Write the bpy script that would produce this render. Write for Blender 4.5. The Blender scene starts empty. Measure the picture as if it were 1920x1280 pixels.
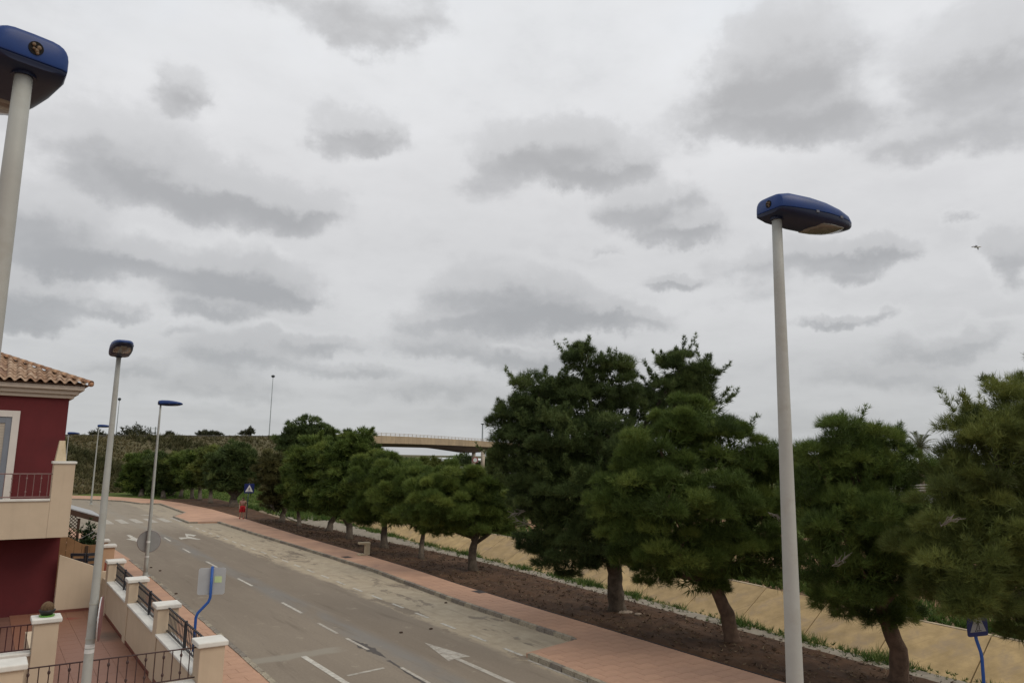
import bpy, math, random
import numpy as np
from mathutils import Vector, Matrix

D = bpy.data
SC = bpy.context.scene
COL = SC.collection
R = math.radians
random.seed(7)
rng = np.random.default_rng(7)

# ---------------------------------------------------------------- camera
F, CX, CY, H = 1380.0, 960.0, 640.0, 5.6          # focal length in photograph pixels, eye height in metres
PITCH, ROLL, YAW = math.atan(215 / F), R(1.02), R(35.36)
fw = np.array([math.sin(YAW) * math.cos(PITCH), math.cos(YAW) * math.cos(PITCH), math.sin(PITCH)])
rt = np.array([math.cos(YAW), -math.sin(YAW), 0.0])
up = np.cross(rt, fw)
rt, up = math.cos(ROLL) * rt + math.sin(ROLL) * up, -math.sin(ROLL) * rt + math.cos(ROLL) * up
cam = D.cameras.new('camera')
cam.sensor_width = 36.0
cam.lens = 36.0 * F / 1920.0
cam.clip_start, cam.clip_end = 0.1, 12000
co = D.objects.new('camera', cam)
COL.objects.link(co)
co.matrix_world = Matrix(((rt[0], up[0], -fw[0], 0), (rt[1], up[1], -fw[1], 0), (rt[2], up[2], -fw[2], H), (0, 0, 0, 1)))
SC.camera = co

def ray(px, py):
    return fw + rt * (px - CX) / F - up * (py - CY) / F
def gp(px, py, z=0.0):                              # measured photograph point -> place on a level at height z
    d = ray(px, py); t = (z - H) / d[2]
    return Vector((d[0] * t, d[1] * t, z))
def dp(px, py, depth):                              # measured photograph point -> place at a known distance
    d = ray(px, py) * depth
    return Vector((d[0], d[1], d[2] + H))
def azel(px, py):
    d = ray(px, py); d = d / np.linalg.norm(d)
    return math.atan2(d[0], d[1]), math.asin(d[2])

# ---------------------------------------------------------------- node helpers
class NT:
    def __init__(s, tree):
        s.t = tree; s.n = tree.nodes; s.l = tree.links
    def put(s, sock, v):
        if hasattr(v, 'is_linked'): s.l.new(v, sock)
        elif v is not None: sock.default_value = v
    def M(s, op, a, b=None, c=None):
        n = s.n.new('ShaderNodeMath'); n.operation = op
        for i, v in enumerate((a, b, c)):
            if v is not None: s.put(n.inputs[i], v)
        return n.outputs[0]
    def V(s, op, a, b=None, c=None):
        n = s.n.new('ShaderNodeVectorMath'); n.operation = op
        for i, v in enumerate((a, b, c)):
            if v is not None: s.put(n.inputs[i], v)
        return n.outputs['Value'] if op in ('LENGTH', 'DOT_PRODUCT') else n.outputs[0]
    def noise(s, vec, scale, detail=4, rough=0.55, dist=0.0, col=False):
        n = s.n.new('ShaderNodeTexNoise'); s.put(n.inputs['Vector'], vec)
        n.inputs['Scale'].default_value = scale; n.inputs['Detail'].default_value = detail
        n.inputs['Roughness'].default_value = rough; n.inputs['Distortion'].default_value = dist
        return n.outputs['Color'] if col else n.outputs['Fac']
    def ss(s, v, a, b, o0=0.0, o1=1.0):
        n = s.n.new('ShaderNodeMapRange'); n.interpolation_type = 'SMOOTHSTEP'
        s.put(n.inputs[0], v); n.inputs[1].default_value = a; n.inputs[2].default_value = b
        n.inputs[3].default_value = o0; n.inputs[4].default_value = o1
        return n.outputs[0]
    def mix(s, fac, a, b, mode='MIX'):
        n = s.n.new('ShaderNodeMix'); n.data_type = 'RGBA'; n.blend_type = mode
        s.put(n.inputs[0], fac)
        for k, v in ((6, a), (7, b)):
            s.put(n.inputs[k], (*v, 1.0) if isinstance(v, tuple) and len(v) == 3 else v)
        return n.outputs[2]
    def sep(s, v):
        n = s.n.new('ShaderNodeSeparateXYZ'); s.put(n.inputs[0], v); return n.outputs
    def comb(s, x, y, z=0.0):
        n = s.n.new('ShaderNodeCombineXYZ')
        for i, v in enumerate((x, y, z)): s.put(n.inputs[i], v)
        return n.outputs[0]
    def ramp(s, fac, stops):
        n = s.n.new('ShaderNodeValToRGB'); s.put(n.inputs[0], fac)
        e = n.color_ramp.elements
        while len(e) < len(stops): e.new(0.5)
        for el, (p, c) in zip(e, stops): el.position = p; el.color = (*c, 1)
        return n.outputs[0]

# ---------------------------------------------------------------- sky: overcast with grey cumulus
W = D.worlds.new('World'); SC.world = W; W.use_nodes = True
SUN_EL, SUN_BEARING = R(48), R(150)
t = NT(W.node_tree)
for n in list(t.n): t.n.remove(n)
out = t.n.new('ShaderNodeOutputWorld'); bg = t.n.new('ShaderNodeBackground'); t.l.new(bg.outputs[0], out.inputs[0])
SKY_S = 0.1
bg.inputs['Strength'].default_value = SKY_S
sky = t.n.new('ShaderNodeTexSky'); sky.sky_type = 'NISHITA'; sky.sun_disc = False
sky.sun_elevation = SUN_EL; sky.sun_rotation = SUN_BEARING
gen = t.n.new('ShaderNodeTexCoord').outputs['Generated']
X, Y, Z = t.sep(gen)
az = t.M('ARCTAN2', X, Y); el = t.M('ARCSINE', Z)
dirv = t.comb(az, el)
zz = t.M('ADD', t.M('MAXIMUM', Z, 0.0), 0.12)
plane = t.comb(t.M('DIVIDE', X, zz), t.M('DIVIDE', Y, zz))
wn = t.noise(gen, 7.0, 6, 0.62, col=True)
wn2 = t.noise(gen, 26.0, 4, 0.6, col=True)
warp = t.V('ADD', t.V('MULTIPLY', t.V('SUBTRACT', wn, (0.5, 0.5, 0.5)), (0.15, 0.085, 0.0)),
           t.V('MULTIPLY', t.V('SUBTRACT', wn2, (0.5, 0.5, 0.5)), (0.045, 0.03, 0.0)))
pos = t.V('ADD', dirv, warp)
def blobs(lst, up_=0.0, gr=1.0):
    acc = None
    for px, py, rx, ry, k in lst:
        a, e = azel(px, py); a0, _ = azel(px - rx, py); a1, _ = azel(px + rx, py); _, e0 = azel(px, py + ry); _, e1 = azel(px, py - ry)
        sa, se = 2 / abs(a1 - a0), 2 / abs(e1 - e0)
        e += up_ / se; se /= gr
        v = t.V('MULTIPLY_ADD', pos, (sa, se, 0), (-a * sa, -e * se, 0))
        f = t.ss(t.V('LENGTH', v), 0.2, 1.6, k, 0.0)
        acc = f if acc is None else t.M('ADD', acc, f)
    return acc
DARK = [(610, 25, 190, 40, .36), (670, 85, 90, 26, .34), (790, 20, 60, 50, .25), (320, 165, 75, 38, .42), (355, 185, 50, 20, .15),
        (200, 280, 170, 60, .38), (300, 350, 150, 48, .55), (450, 390, 160, 40, .62), (560, 410, 70, 30, .3),
        (70, 430, 130, 60, .5), (190, 500, 120, 32, .6), (60, 560, 120, 42, .6), (40, 602, 80, 16, .3),
        (440, 530, 150, 38, .62), (530, 560, 80, 26, .42), (400, 590, 95, 22, .5), (215, 590, 50, 12, .3),
        (650, 255, 85, 34, .52), (720, 275, 50, 18, .2), (1050, 295, 130, 45, .6), (1120, 320, 90, 28, .45), (1080, 255, 60, 30, .3),
        (930, 345, 60, 40, .22), (1450, 110, 110, 80, .5), (1440, 180, 130, 80, .5), (1540, 225, 100, 48, .5), (1370, 255, 140, 40, .36),
        (1590, 90, 80, 60, .2), (1800, 130, 150, 80, .36), (1740, 265, 180, 36, .38), (1890, 150, 90, 160, .22),
        (1215, 385, 80, 36, .5), (1285, 432, 66, 22, .55), (1500, 500, 160, 28, .42), (1640, 475, 80, 20, .46), (1590, 525, 50, 14, .3),
        (1270, 533, 52, 11, .42), (1905, 495, 55, 45, .5), (1130, 466, 50, 10, .25), (1820, 420, 40, 8, .3),
        (960, 565, 130, 46, .5), (1050, 590, 110, 28, .42), (870, 615, 140, 24, .4), (1150, 605, 110, 16, .4), (1000, 545, 90, 26, .2),
        (1560, 603, 65, 11, .45), (1660, 588, 50, 7, .25), (1820, 640, 160, 22, .3), (470, 672, 130, 28, .36), (590, 648, 90, 16, .3),
        (330, 630, 50, 10, .2), (1000, 682, 160, 22, .4), (800, 655, 110, 20, .3), (830, 740, 180, 20, .2), (420, 730, 160, 18, .2),
        (1420, 560, 80, 20, .15), (660, 700, 100, 12, .25), (1700, 700, 240, 26, .2), (250, 690, 90, 14, .2)]
BRIGHT = [(450, 468, 110, 26, .5), (545, 480, 40, 16, .2), (955, 512, 90, 22, .42), (880, 540, 50, 20, .2), (1060, 350, 80, 14, .3), (100, 375, 110, 26, .35),
          (230, 455, 120, 20, .4), (460, 615, 160, 12, .3), (640, 300, 100, 14, .25), (1000, 330, 40, 14, .3), (1470, 285, 80, 16, .3), (1040, 655, 120, 10, .3),
          (940, 660, 80, 8, .3), (1050, 640, 90, 8, .15), (1190, 440, 80, 14, .2), (150, 540, 120, 12, .3)]
dk = blobs(DARK, .3, 1.3); shd = blobs(DARK, -.35, .85); br = blobs(BRIGHT)
gz = t.V('MULTIPLY', gen, (1.0, 1.0, 1.9))
fb = t.noise(gz, 5.0, 7, 0.58)
fine = t.noise(gz, 17.0, 6, 0.6)
veil = t.noise(t.V('MULTIPLY', plane, (1.0, 1.0, 1.0)), .8, 6, .58)
edge = t.M('ADD', dk, t.M('MULTIPLY', t.M('MULTIPLY', t.M('SUBTRACT', fb, 0.44), 0.78), t.ss(el, .04, .35, .6, 1)))
lowk = t.ss(el, .04, .4, .35, 1)
edge = t.M('ADD', edge, t.M('MULTIPLY', t.M('MULTIPLY', t.M('SUBTRACT', fine, 0.5), 0.36), lowk))
dens = t.M('ADD', t.ss(edge, -.10, 0.8, 0, .62), t.ss(edge, .10, .38, 0, .38))
frac = t.M('DIVIDE', shd, t.M('ADD', dk, .12))
frac = t.M('ADD', frac, t.M('MULTIPLY', t.M('SUBTRACT', fine, .5), .7))
lift = t.ss(t.M('ADD', br, t.M('MULTIPLY', t.M('SUBTRACT', fine, 0.5), 0.5)), 0.05, 0.75)
rim = t.M('MULTIPLY', t.ss(edge, -.10, .06), t.M('SUBTRACT', 1.0, t.ss(edge, .06, .3)))
base = t.ramp(t.M('DIVIDE', t.M('MAXIMUM', el, 0.0), 0.8),
              [(0.0, (.42, .435, .45)), (.1, (.455, .46, .468)), (.22, (.57, .57, .575)), (.45, (.695, .692, .70)), (.75, (.785, .797, .815)), (1.0, (.79, .81, .83))])
vk = t.ss(veil, .32, .68, .9, 1.05)
base = t.V('MULTIPLY', base, t.comb(vk, vk, vk))
vf = t.ss(fb, .25, .75, 1.03, .97)
base = t.V('MULTIPLY', base, t.comb(vf, vf, vf))
bot = t.mix(t.ss(el, 0.03, 0.6), (.345, .35, .36), (.445, .442, .444))
topc = t.mix(t.ss(el, 0.03, 0.5), (.47, .47, .475), (.585, .585, .59))
cloud = t.mix(t.ss(frac, .12, .8), topc, bot)
cl = t.mix(t.M('MULTIPLY', lift, 0.6), base, (.80, .80, .80))
cl = t.mix(t.M('MULTIPLY', rim, 0.22), cl, (.80, .80, .80))
cl = t.mix(t.M('MULTIPLY', dens, t.ss(lift, 0, 1, .95, .55)), cl, cloud)
clear = t.M('MULTIPLY', t.ss(t.noise(plane, 1.1, 4, 0.55), 0.50, 0.70), t.M('SUBTRACT', 1.0, dens))
cl = t.mix(t.M('MULTIPLY', t.M('MULTIPLY', clear, t.ss(el, .3, .75)), 0.6), cl, (.67, .74, .82))
full = t.V('MULTIPLY', cl, (1 / SKY_S, 1 / SKY_S, 1 / SKY_S))
t.l.new(t.mix(0.94, sky.outputs[0], full), bg.inputs['Color'])
W.cycles.sampling_method = 'MANUAL'; W.cycles.sample_map_resolution = 512

sl = D.lights.new('sun', 'SUN'); sl.energy = 1.15; sl.angle = R(35); sl.color = (1.0, 0.90, 0.76)
so = D.objects.new('sun', sl); COL.objects.link(so)
sd = Vector((math.sin(SUN_BEARING) * math.cos(SUN_EL), math.cos(SUN_BEARING) * math.cos(SUN_EL), math.sin(SUN_EL)))
so.rotation_euler = (-sd).to_track_quat('-Z', 'Y').to_euler(); so.location = (0, -20, 40)
SC.view_settings.view_transform = 'Standard'; SC.view_settings.look = 'None'
SC.view_settings.exposure = 0.12; SC.view_settings.gamma = 1.0; SC.view_settings.use_curve_mapping = False
SC.cycles.max_bounces = 6; SC.cycles.diffuse_bounces = 3; SC.cycles.glossy_bounces = 3; SC.cycles.transmission_bounces = 4
SC.cycles.use_denoising = True

# ---------------------------------------------------------------- materials
MATS = {}
def mat(name, col, rough=.8, var=.12, scale=3.0, bump=0.0, bscale=None, metal=0.0, spec=.3, rand=0.0, dirt=None, dscale=1.0, damt=.5, streak=0.0):
    if name in MATS: return MATS[name]
    m = D.materials.new(name); m.use_nodes = True; MATS[name] = m
    t = NT(m.node_tree); b = t.n['Principled BSDF']
    pos = t.n.new('ShaderNodeTexCoord').outputs['Object']
    c = tuple(col)
    f = t.noise(pos, scale, 6, .6)
    k = t.ss(f, .25, .75, 1 - var, 1 + var)
    o = t.V('MULTIPLY', t.comb(*c), t.comb(k, k, k))
    if dirt:
        d = t.ss(t.noise(pos, dscale, 7, .65, .4), .48, .72, 0, damt)
        o = t.mix(d, o, tuple(dirt))
    if streak:
        px, py, pz = t.sep(pos)
        s = t.noise(t.comb(t.M('MULTIPLY', t.M('ADD', px, py), 5.0), t.M('MULTIPLY', pz, .35)), 1.0, 5, .6)
        o = t.mix(t.ss(s, .5, .8, 0, streak), o, tuple(v * .55 for v in c))
    if rand:
        oi = t.n.new('ShaderNodeObjectInfo').outputs['Random']
        k2 = t.ss(oi, 0, 1, 1 - rand, 1 + rand)
        o = t.V('MULTIPLY', o, t.comb(k2, k2, t.M('POWER', k2, .8)))
    t.l.new(o, b.inputs['Base Color'])
    b.inputs['Roughness'].default_value = rough; b.inputs['Metallic'].default_value = metal
    b.inputs['Specular IOR Level'].default_value = spec
    if bump:
        bn = t.n.new('ShaderNodeBump'); bn.inputs['Strength'].default_value = bump; bn.inputs['Distance'].default_value = .02
        t.l.new(t.noise(pos, bscale or scale * 6, 6, .65), bn.inputs['Height']); t.l.new(bn.outputs[0], b.inputs['Normal'])
    return m

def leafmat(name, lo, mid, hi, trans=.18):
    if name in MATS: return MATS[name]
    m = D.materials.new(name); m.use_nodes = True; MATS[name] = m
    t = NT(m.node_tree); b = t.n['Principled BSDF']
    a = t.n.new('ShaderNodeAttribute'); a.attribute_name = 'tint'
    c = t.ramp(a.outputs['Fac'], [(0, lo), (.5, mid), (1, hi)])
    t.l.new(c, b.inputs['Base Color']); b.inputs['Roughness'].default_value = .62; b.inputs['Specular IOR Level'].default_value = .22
    tr = t.n.new('ShaderNodeBsdfTranslucent'); t.l.new(c, tr.inputs[0])
    mx = t.n.new('ShaderNodeMixShader'); mx.inputs[0].default_value = trans
    t.l.new(b.outputs[0], mx.inputs[1]); t.l.new(tr.outputs[0], mx.inputs[2]); t.l.new(mx.outputs[0], t.n['Material Output'].inputs[0])
    return m

# ---------------------------------------------------------------- mesh helpers
class MB:
    def __init__(s): s.v = []; s.f = []
    def add(s, vs, fs):
        o = len(s.v); s.v += [tuple(v) for v in vs]; s.f += [tuple(i + o for i in f) for f in fs]; return s
    def box(s, c, d, rz=0.0, M=None):
        x, y, z = (q / 2 for q in d)
        vs = [Vector((sx * x, sy * y, sz * z)) for sz in (-1, 1) for sx, sy in ((-1, -1), (1, -1), (1, 1), (-1, 1))]
        m = M or Matrix.Rotation(rz, 3, 'Z')
        return s.add([m @ v + Vector(c) for v in vs], [(3, 2, 1, 0), (4, 5, 6, 7), (0, 1, 5, 4), (1, 2, 6, 5), (2, 3, 7, 6), (3, 0, 4, 7)])
    def slab(s, a, b):
        return s.box([(p + q) / 2 for p, q in zip(a, b)], [abs(q - p) for p, q in zip(a, b)])
    def tube(s, pts, rad, n=10, cap=True):
        pts = [Vector(p) for p in pts]
        rad = rad if hasattr(rad, '__len__') else [rad] * len(pts)
        prev = None; rings = []
        for i, p in enumerate(pts):
            d = (pts[min(i + 1, len(pts) - 1)] - pts[max(i - 1, 0)]).normalized()
            if prev is None:
                a = Vector((1, 0, 0)) if abs(d.x) < .8 else Vector((0, 1, 0)); u = d.cross(a).normalized()
            else: u = (prev - d * prev.dot(d)).normalized()
            prev = u; w = d.cross(u)
            rings.append([p + (u * math.cos(q) + w * math.sin(q)) * rad[i] for q in (2 * math.pi * k / n for k in range(n))])
        vs = [v for r in rings for v in r]; fs = []
        for i in range(len(rings) - 1):
            for k in range(n):
                a, b = i * n + k, i * n + (k + 1) % n; fs.append((a, b, b + n, a + n))
        if cap: fs += [tuple(range(n))[::-1], tuple(range(len(vs) - n, len(vs)))]
        return s.add(vs, fs)
    def prism(s, poly, z0, z1):                      # poly of (x, y)
        n = len(poly); vs = [(x, y, z0) for x, y in poly] + [(x, y, z1) for x, y in poly]
        return s.add(vs, [tuple(range(n))[::-1], tuple(range(n, 2 * n))] + [(i, (i + 1) % n, (i + 1) % n + n, i + n) for i in range(n)])
    def plate(s, poly, o, u, w, th):                 # polygon in the plane (o, u, w), given thickness along u x w
        o, u, w = Vector(o), Vector(u).normalized(), Vector(w).normalized(); nn = u.cross(w) * th; n = len(poly)
        a = [o + u * x + w * y for x, y in poly]
        return s.add(a + [p + nn for p in a], [tuple(range(n))[::-1], tuple(range(n, 2 * n))] + [(i, (i + 1) % n, (i + 1) % n + n, i + n) for i in range(n)])
    def ball(s, c, r, nu=12, nv=8, fn=None):
        vs, fs = [], []
        for j in range(nv + 1):
            th = math.pi * j / nv
            for i in range(nu):
                ph = 2 * math.pi * i / nu; d = Vector((math.sin(th) * math.cos(ph), math.sin(th) * math.sin(ph), math.cos(th)))
                k = fn(d) if fn else 1
                vs.append(Vector(c) + Vector((d.x * r[0], d.y * r[1], d.z * r[2])) * k)
        for j in range(nv):
            for i in range(nu):
                a, b = j * nu + i, j * nu + (i + 1) % nu; fs.append((a, a + nu, b + nu, b))
        return s.add(vs, fs)
    def loft(s, rings, cap=True):
        n = len(rings[0]); vs = [v for r in rings for v in r]; fs = []
        for i in range(len(rings) - 1):
            for k in range(n):
                a, b = i * n + k, i * n + (k + 1) % n; fs.append((a, b, b + n, a + n))
        if cap: fs += [tuple(range(n))[::-1], tuple(range(len(vs) - n, len(vs)))]
        return s.add(vs, fs)
    def mesh(s, name, m, off=(0, 0, 0), smooth=False, bevel=0):
        me = D.meshes.new(name)
        me.from_pydata([(x - off[0], y - off[1], z - off[2]) for x, y, z in s.v], [], s.f)
        if m: me.materials.append(m)
        if smooth: me.shade_smooth()
        me.update()
        return me

def obj(name, me, parent=None, loc=(0, 0, 0)):
    o = D.objects.new(name, me); COL.objects.link(o)
    o.location = loc
    if parent: o.parent = parent
    return o
def tag(o, label=None, cat=None, group=None, kind=None):
    for k, v in (('label', label), ('category', cat), ('group', group), ('kind', kind)):
        if v: o[k] = v
    return o
class Thing:
    def __init__(s, name, label, cat, loc=(0, 0, 0), rz=0.0, group=None):
        s.e = D.objects.new(name, None); COL.objects.link(s.e); s.e.location = loc; s.e.rotation_euler = (0, 0, rz)
        s.e.empty_display_size = .2
        s.off = tuple(loc); tag(s.e, label, cat, group)
    def part(s, name, mb, m, parent=None, local=False, smooth=False, bevel=0.0, kind=None, label=None, pivot=None):
        off = (0, 0, 0) if local else s.off
        if pivot is not None: off = tuple(a + b for a, b in zip(off, pivot))
        o = obj(name, mb.mesh(name, m, off, smooth), parent or s.e, pivot or (0, 0, 0))
        if bevel:
            md = o.modifiers.new('bevel', 'BEVEL'); md.width = bevel; md.segments = 2; md.limit_method = 'ANGLE'
        if kind: o['kind'] = kind
        if label: o['label'] = label
        return o
def bevel(o, w, seg=2):
    md = o.modifiers.new('bevel', 'BEVEL'); md.width = w; md.segments = seg; md.limit_method = 'ANGLE'; return o

def fastmesh(name, V, T, m, tint=None):              # V (n,3), T (k,3) triangles
    me = D.meshes.new(name)
    V = np.ascontiguousarray(V, dtype=np.float32); T = np.ascontiguousarray(T, dtype=np.int32)
    me.vertices.add(len(V)); me.vertices.foreach_set('co', V.ravel())
    me.loops.add(T.size); me.loops.foreach_set('vertex_index', T.ravel())
    me.polygons.add(len(T)); me.polygons.foreach_set('loop_start', np.arange(0, T.size, 3, dtype=np.int32))
    me.update(calc_edges=True)
    if tint is not None:
        a = me.attributes.new('tint', 'FLOAT', 'POINT'); a.data.foreach_set('value', np.ascontiguousarray(tint, dtype=np.float32))
    if m: me.materials.append(m)
    return me

def tufts(P, A, tint, L, wd, k, spread):
    """bunches of k narrow needles: N roots P with axes A"""
    N = len(P)
    d = A[:, None, :] + rng.normal(size=(N, k, 3)) * spread
    d /= np.linalg.norm(d, axis=2, keepdims=True) + 1e-9
    ln = (L if np.ndim(L) else np.full(N, L))[:, None, None] * (.65 + .6 * rng.random((N, k, 1)))
    sd = np.cross(d, rng.normal(size=(N, k, 3))); sd /= np.linalg.norm(sd, axis=2, keepdims=True) + 1e-9
    sd *= (wd if np.ndim(wd) else np.full(N, wd))[:, None, None] * .5
    p = P[:, None, :] + d * ln * .08
    V = np.stack([p + sd, p - sd, p + d * ln], axis=2).reshape(-1, 3)
    T = np.arange(len(V)).reshape(-1, 3)
    tt = np.repeat(np.clip(tint[:, None] + rng.normal(size=(N, k)) * .07, 0, 1).ravel(), 3)
    return V, T, tt

# ================================================================ THE GROUND
def cr(px, pts):
    xs = [p[0] for p in pts]; ys = [p[1] for p in pts]; return float(np.interp(px, xs, ys))
LIP = [(-60, 20.6), (0, 21.0), (11.4, 21.45), (17.6, 21.9), (28, 22.75), (43, 23.3), (58, 24.4), (68, 24.9), (80, 26), (120, 27)]
TOP = [(-60, 26.6), (0, 27.0), (11, 27.4), (14.6, 27.75), (17.6, 28.4), (25.7, 29.2), (42, 30.2), (52.8, 30.4), (72, 29.2), (80, 28.5), (120, 29)]
PATH = [(-60, 20.1), (0, 20.3), (10, 20.5), (15.9, 20.85), (24.5, 21.45), (29, 21.8), (34, 22.0), (40, 21.7), (52, 21.3), (60, 21.6), (70, 23)]
SOIL = [(-60, 17.0), (13.7, 17.03), (19, 17.15), (22.6, 17.2), (28, 17.35), (32.6, 17.68), (39.7, 17.85), (49.3, 17.9), (61.9, 18.3), (75, 18.5), (85, 17.8), (91.6, 16.6)]
KERB = [(18.2, 15.38), (20, 15.4), (25, 15.42), (29, 15.67), (34, 15.95), (45, 15.88), (52, 15.75), (61.8, 15.77)]
def chd(y): return 2.0 * max(0.0, min(1.0, (75 - y) / 14.0))
ys = [-400, -60, -30] + [i * 3.0 for i in range(-5, 41)] + [140, 180, 260, 400, 800, 2000, 9000]
def rise(x, y):
    a = min(1, max(0, (x - 40) / 30)); a = a * a * (3 - 2 * a)
    return 2.0 * a * (1 - min(1, max(0, (math.hypot(x, y) - 300) / 400)))
g = MB(); nx = None; V = []; 
for y in ys:
    l, tp = cr(y, LIP), cr(y, TOP); d = chd(y); s = d * 2.0
    row = [(-9000, -.02), (-300, -.02), (-40, -.02), (0, -.02), (17.5, -.02), (l - .6, -.02), (l, -.02), (l + d * .9, -d), (max(tp - s, l + d * .95), -d), (tp, -.02), (tp + .8, 0.0),
           (34, 0), (38, 0), (44, None), (50, None), (57, None), (64, None), (72, None), (90, None), (120, None), (180, None), (300, None), (700, None), (9000, None)]
    for x, z in row: V.append((x, y, rise(x, y) if z is None else z))
nx = len(row)
g.v = V
g.f = [(j * nx + i, j * nx + i + 1, (j + 1) * nx + i + 1, (j + 1) * nx + i) for j in range(len(ys) - 1) for i in range(nx - 1)]
gm = D.materials.new('ground_earth'); gm.use_nodes = True
t = NT(gm.node_tree); b = t.n['Principled BSDF']; P = t.n.new('ShaderNodeTexCoord').outputs['Object']; X, Y, Z = t.sep(P)
n1 = t.noise(P, .35, 7, .62); n2 = t.noise(P, 2.5, 6, .65); n3 = t.noise(P, .03, 5, .6)
dirt = t.mix(n2, (.22, .125, .075), (.36, .22, .14)); dirt = t.mix(t.ss(X, 26, 31), t.mix(n2, (.20, .16, .11), (.34, .27, .19)), dirt)
grass = t.mix(n2, (.055, .085, .02), (.13, .16, .04))
fg = t.M('MAXIMUM', t.M('MULTIPLY', t.ss(t.M('ADD', Y, t.M('MULTIPLY', n1, 8)), 76, 84), t.ss(X, 75, 30)), t.ss(t.M('ADD', n1, t.M('MULTIPLY', t.ss(X, 31, 60), .25)), .56, .66))
c = t.mix(fg, dirt, grass)
scr = t.mix(t.ss(n1, .35, .65), (.05, .06, .03), (.14, .115, .06))
c = t.mix(t.ss(t.V('LENGTH', P), 130, 260), c, scr)
t.l.new(c, b.inputs['Base Color']); b.inputs['Roughness'].default_value = 1; b.inputs['Specular IOR Level'].default_value = .1
bn = t.n.new('ShaderNodeBump'); bn.inputs['Strength'].default_value = .6; bn.inputs['Distance'].default_value = .08; t.l.new(n2, bn.inputs['Height']); t.l.new(bn.outputs[0], b.inputs['Normal'])
tag(obj('ground', g.mesh('ground', gm)), kind='structure')

# ---------------------------------------------------------------- road
rm = D.materials.new('worn_asphalt'); rm.use_nodes = True
t = NT(rm.node_tree); b = t.n['Principled BSDF']; P = t.n.new('ShaderNodeTexCoord').outputs['Object']; X, Y, Z = t.sep(P)
st = t.comb(X, t.M('MULTIPLY', Y, .28))                       # dust lies in drifts along the driving direction
nA = t.noise(st, .9, 8, .66, .6); nB = t.noise(P, 14, 5, .7); nC = t.noise(st, .25, 6, .6); nD = t.noise(P, 1.7, 7, .68, .3)
asp = t.mix(t.ss(nC, .35, .65), (.195, .158, .120), (.245, .202, .155))
nE = t.noise(P, 55, 3, .8); asp = t.mix(t.ss(nE, .35, .7, 0, .3), asp, (.27, .235, .185))
asp = t.mix(t.ss(nB, .3, .7, 0, .35), asp, (.14, .115, .09))
track = t.M('ADD', t.ss(t.M('ABSOLUTE', t.M('SUBTRACT', X, 11.5)), .2, 1.2, .35, 0), t.ss(t.M('ABSOLUTE', t.M('SUBTRACT', X, 8.1)), .2, 1.2, .35, 0))
asp = t.mix(t.M('MULTIPLY', track, .5), asp, (.172, .138, .106))
blue = t.M('MULTIPLY', t.ss(t.M('ABSOLUTE', t.M('SUBTRACT', t.M('ADD', X, t.M('MULTIPLY', nC, .9)), 10.62)), .15, .6, .55, 0), t.ss(nA, .3, .6))
asp = t.mix(blue, asp, (.19, .19, .185))
sand = t.mix(t.ss(nD, .3, .7), (.33, .272, .195), (.42, .355, .26))
bay = t.ss(t.M('ADD', X, t.M('MULTIPLY', t.M('SUBTRACT', nA, .5), 1.7)), 12.75, 13.15)
damp = t.ss(t.M('ADD', nA, t.M('MULTIPLY', t.M('SUBTRACT', nD, .5), .5)), .55, .62)
sand = t.mix(t.M('MULTIPLY', damp, .8), sand, (.165, .132, .1))
c = t.mix(t.M('MULTIPLY', bay, t.ss(Y, 6, 9)), asp, sand)
farp = t.M('MULTIPLY', t.ss(t.M('ADD', Y, t.M('MULTIPLY', nD, 8)), 58, 66), t.ss(nA, .25, .7, .55, 1)); c = t.mix(t.M('MULTIPLY', farp, .75), c, (.29, .25, .195))
fl = t.noise(t.comb(t.M('MULTIPLY', X, 1.6), t.M('MULTIPLY', Y, .12)), 1.5, 7, .7)
c = t.mix(t.ss(fl, .52, .70, 0, .5), c, (.255, .215, .165)); c = t.mix(t.ss(fl, .46, .30, 0, .5), c, (.125, .100, .076))
patch = t.M('MULTIPLY', t.ss(nD, .60, .67), .5); c = t.mix(patch, c, (.30, .26, .20))
bandp = t.M('MULTIPLY', t.ss(t.M('ABSOLUTE', t.M('SUBTRACT', t.M('ADD', Y, t.M('MULTIPLY', nD, .5)), 21.35)), .18, .4, 1, 0), t.ss(t.M('ADD', X, t.M('MULTIPLY', nD, 1)), 9.3, 9.8, .75, 0))
c = t.mix(bandp, c, (.27, .245, .2))
t.l.new(c, b.inputs['Base Color']); b.inputs['Roughness'].default_value = .9; b.inputs['Specular IOR Level'].default_value = .2
bn = t.n.new('ShaderNodeBump'); bn.inputs['Strength'].default_value = .35; bn.inputs['Distance'].default_value = .01; t.l.new(nB, bn.inputs['Height']); t.l.new(bn.outputs[0], b.inputs['Normal'])
road = MB(); road.add([(-40, -60, 0), (17.4, -60, 0), (17.4, 66, 0), (16.2, 92, 0), (12, 99.2, 0), (4, 107, 0), (-40, 118, 0)], [(0, 1, 2, 3, 4, 5, 6)])
road = tag(obj('road', road.mesh('road', rm)), kind='structure')

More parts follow.
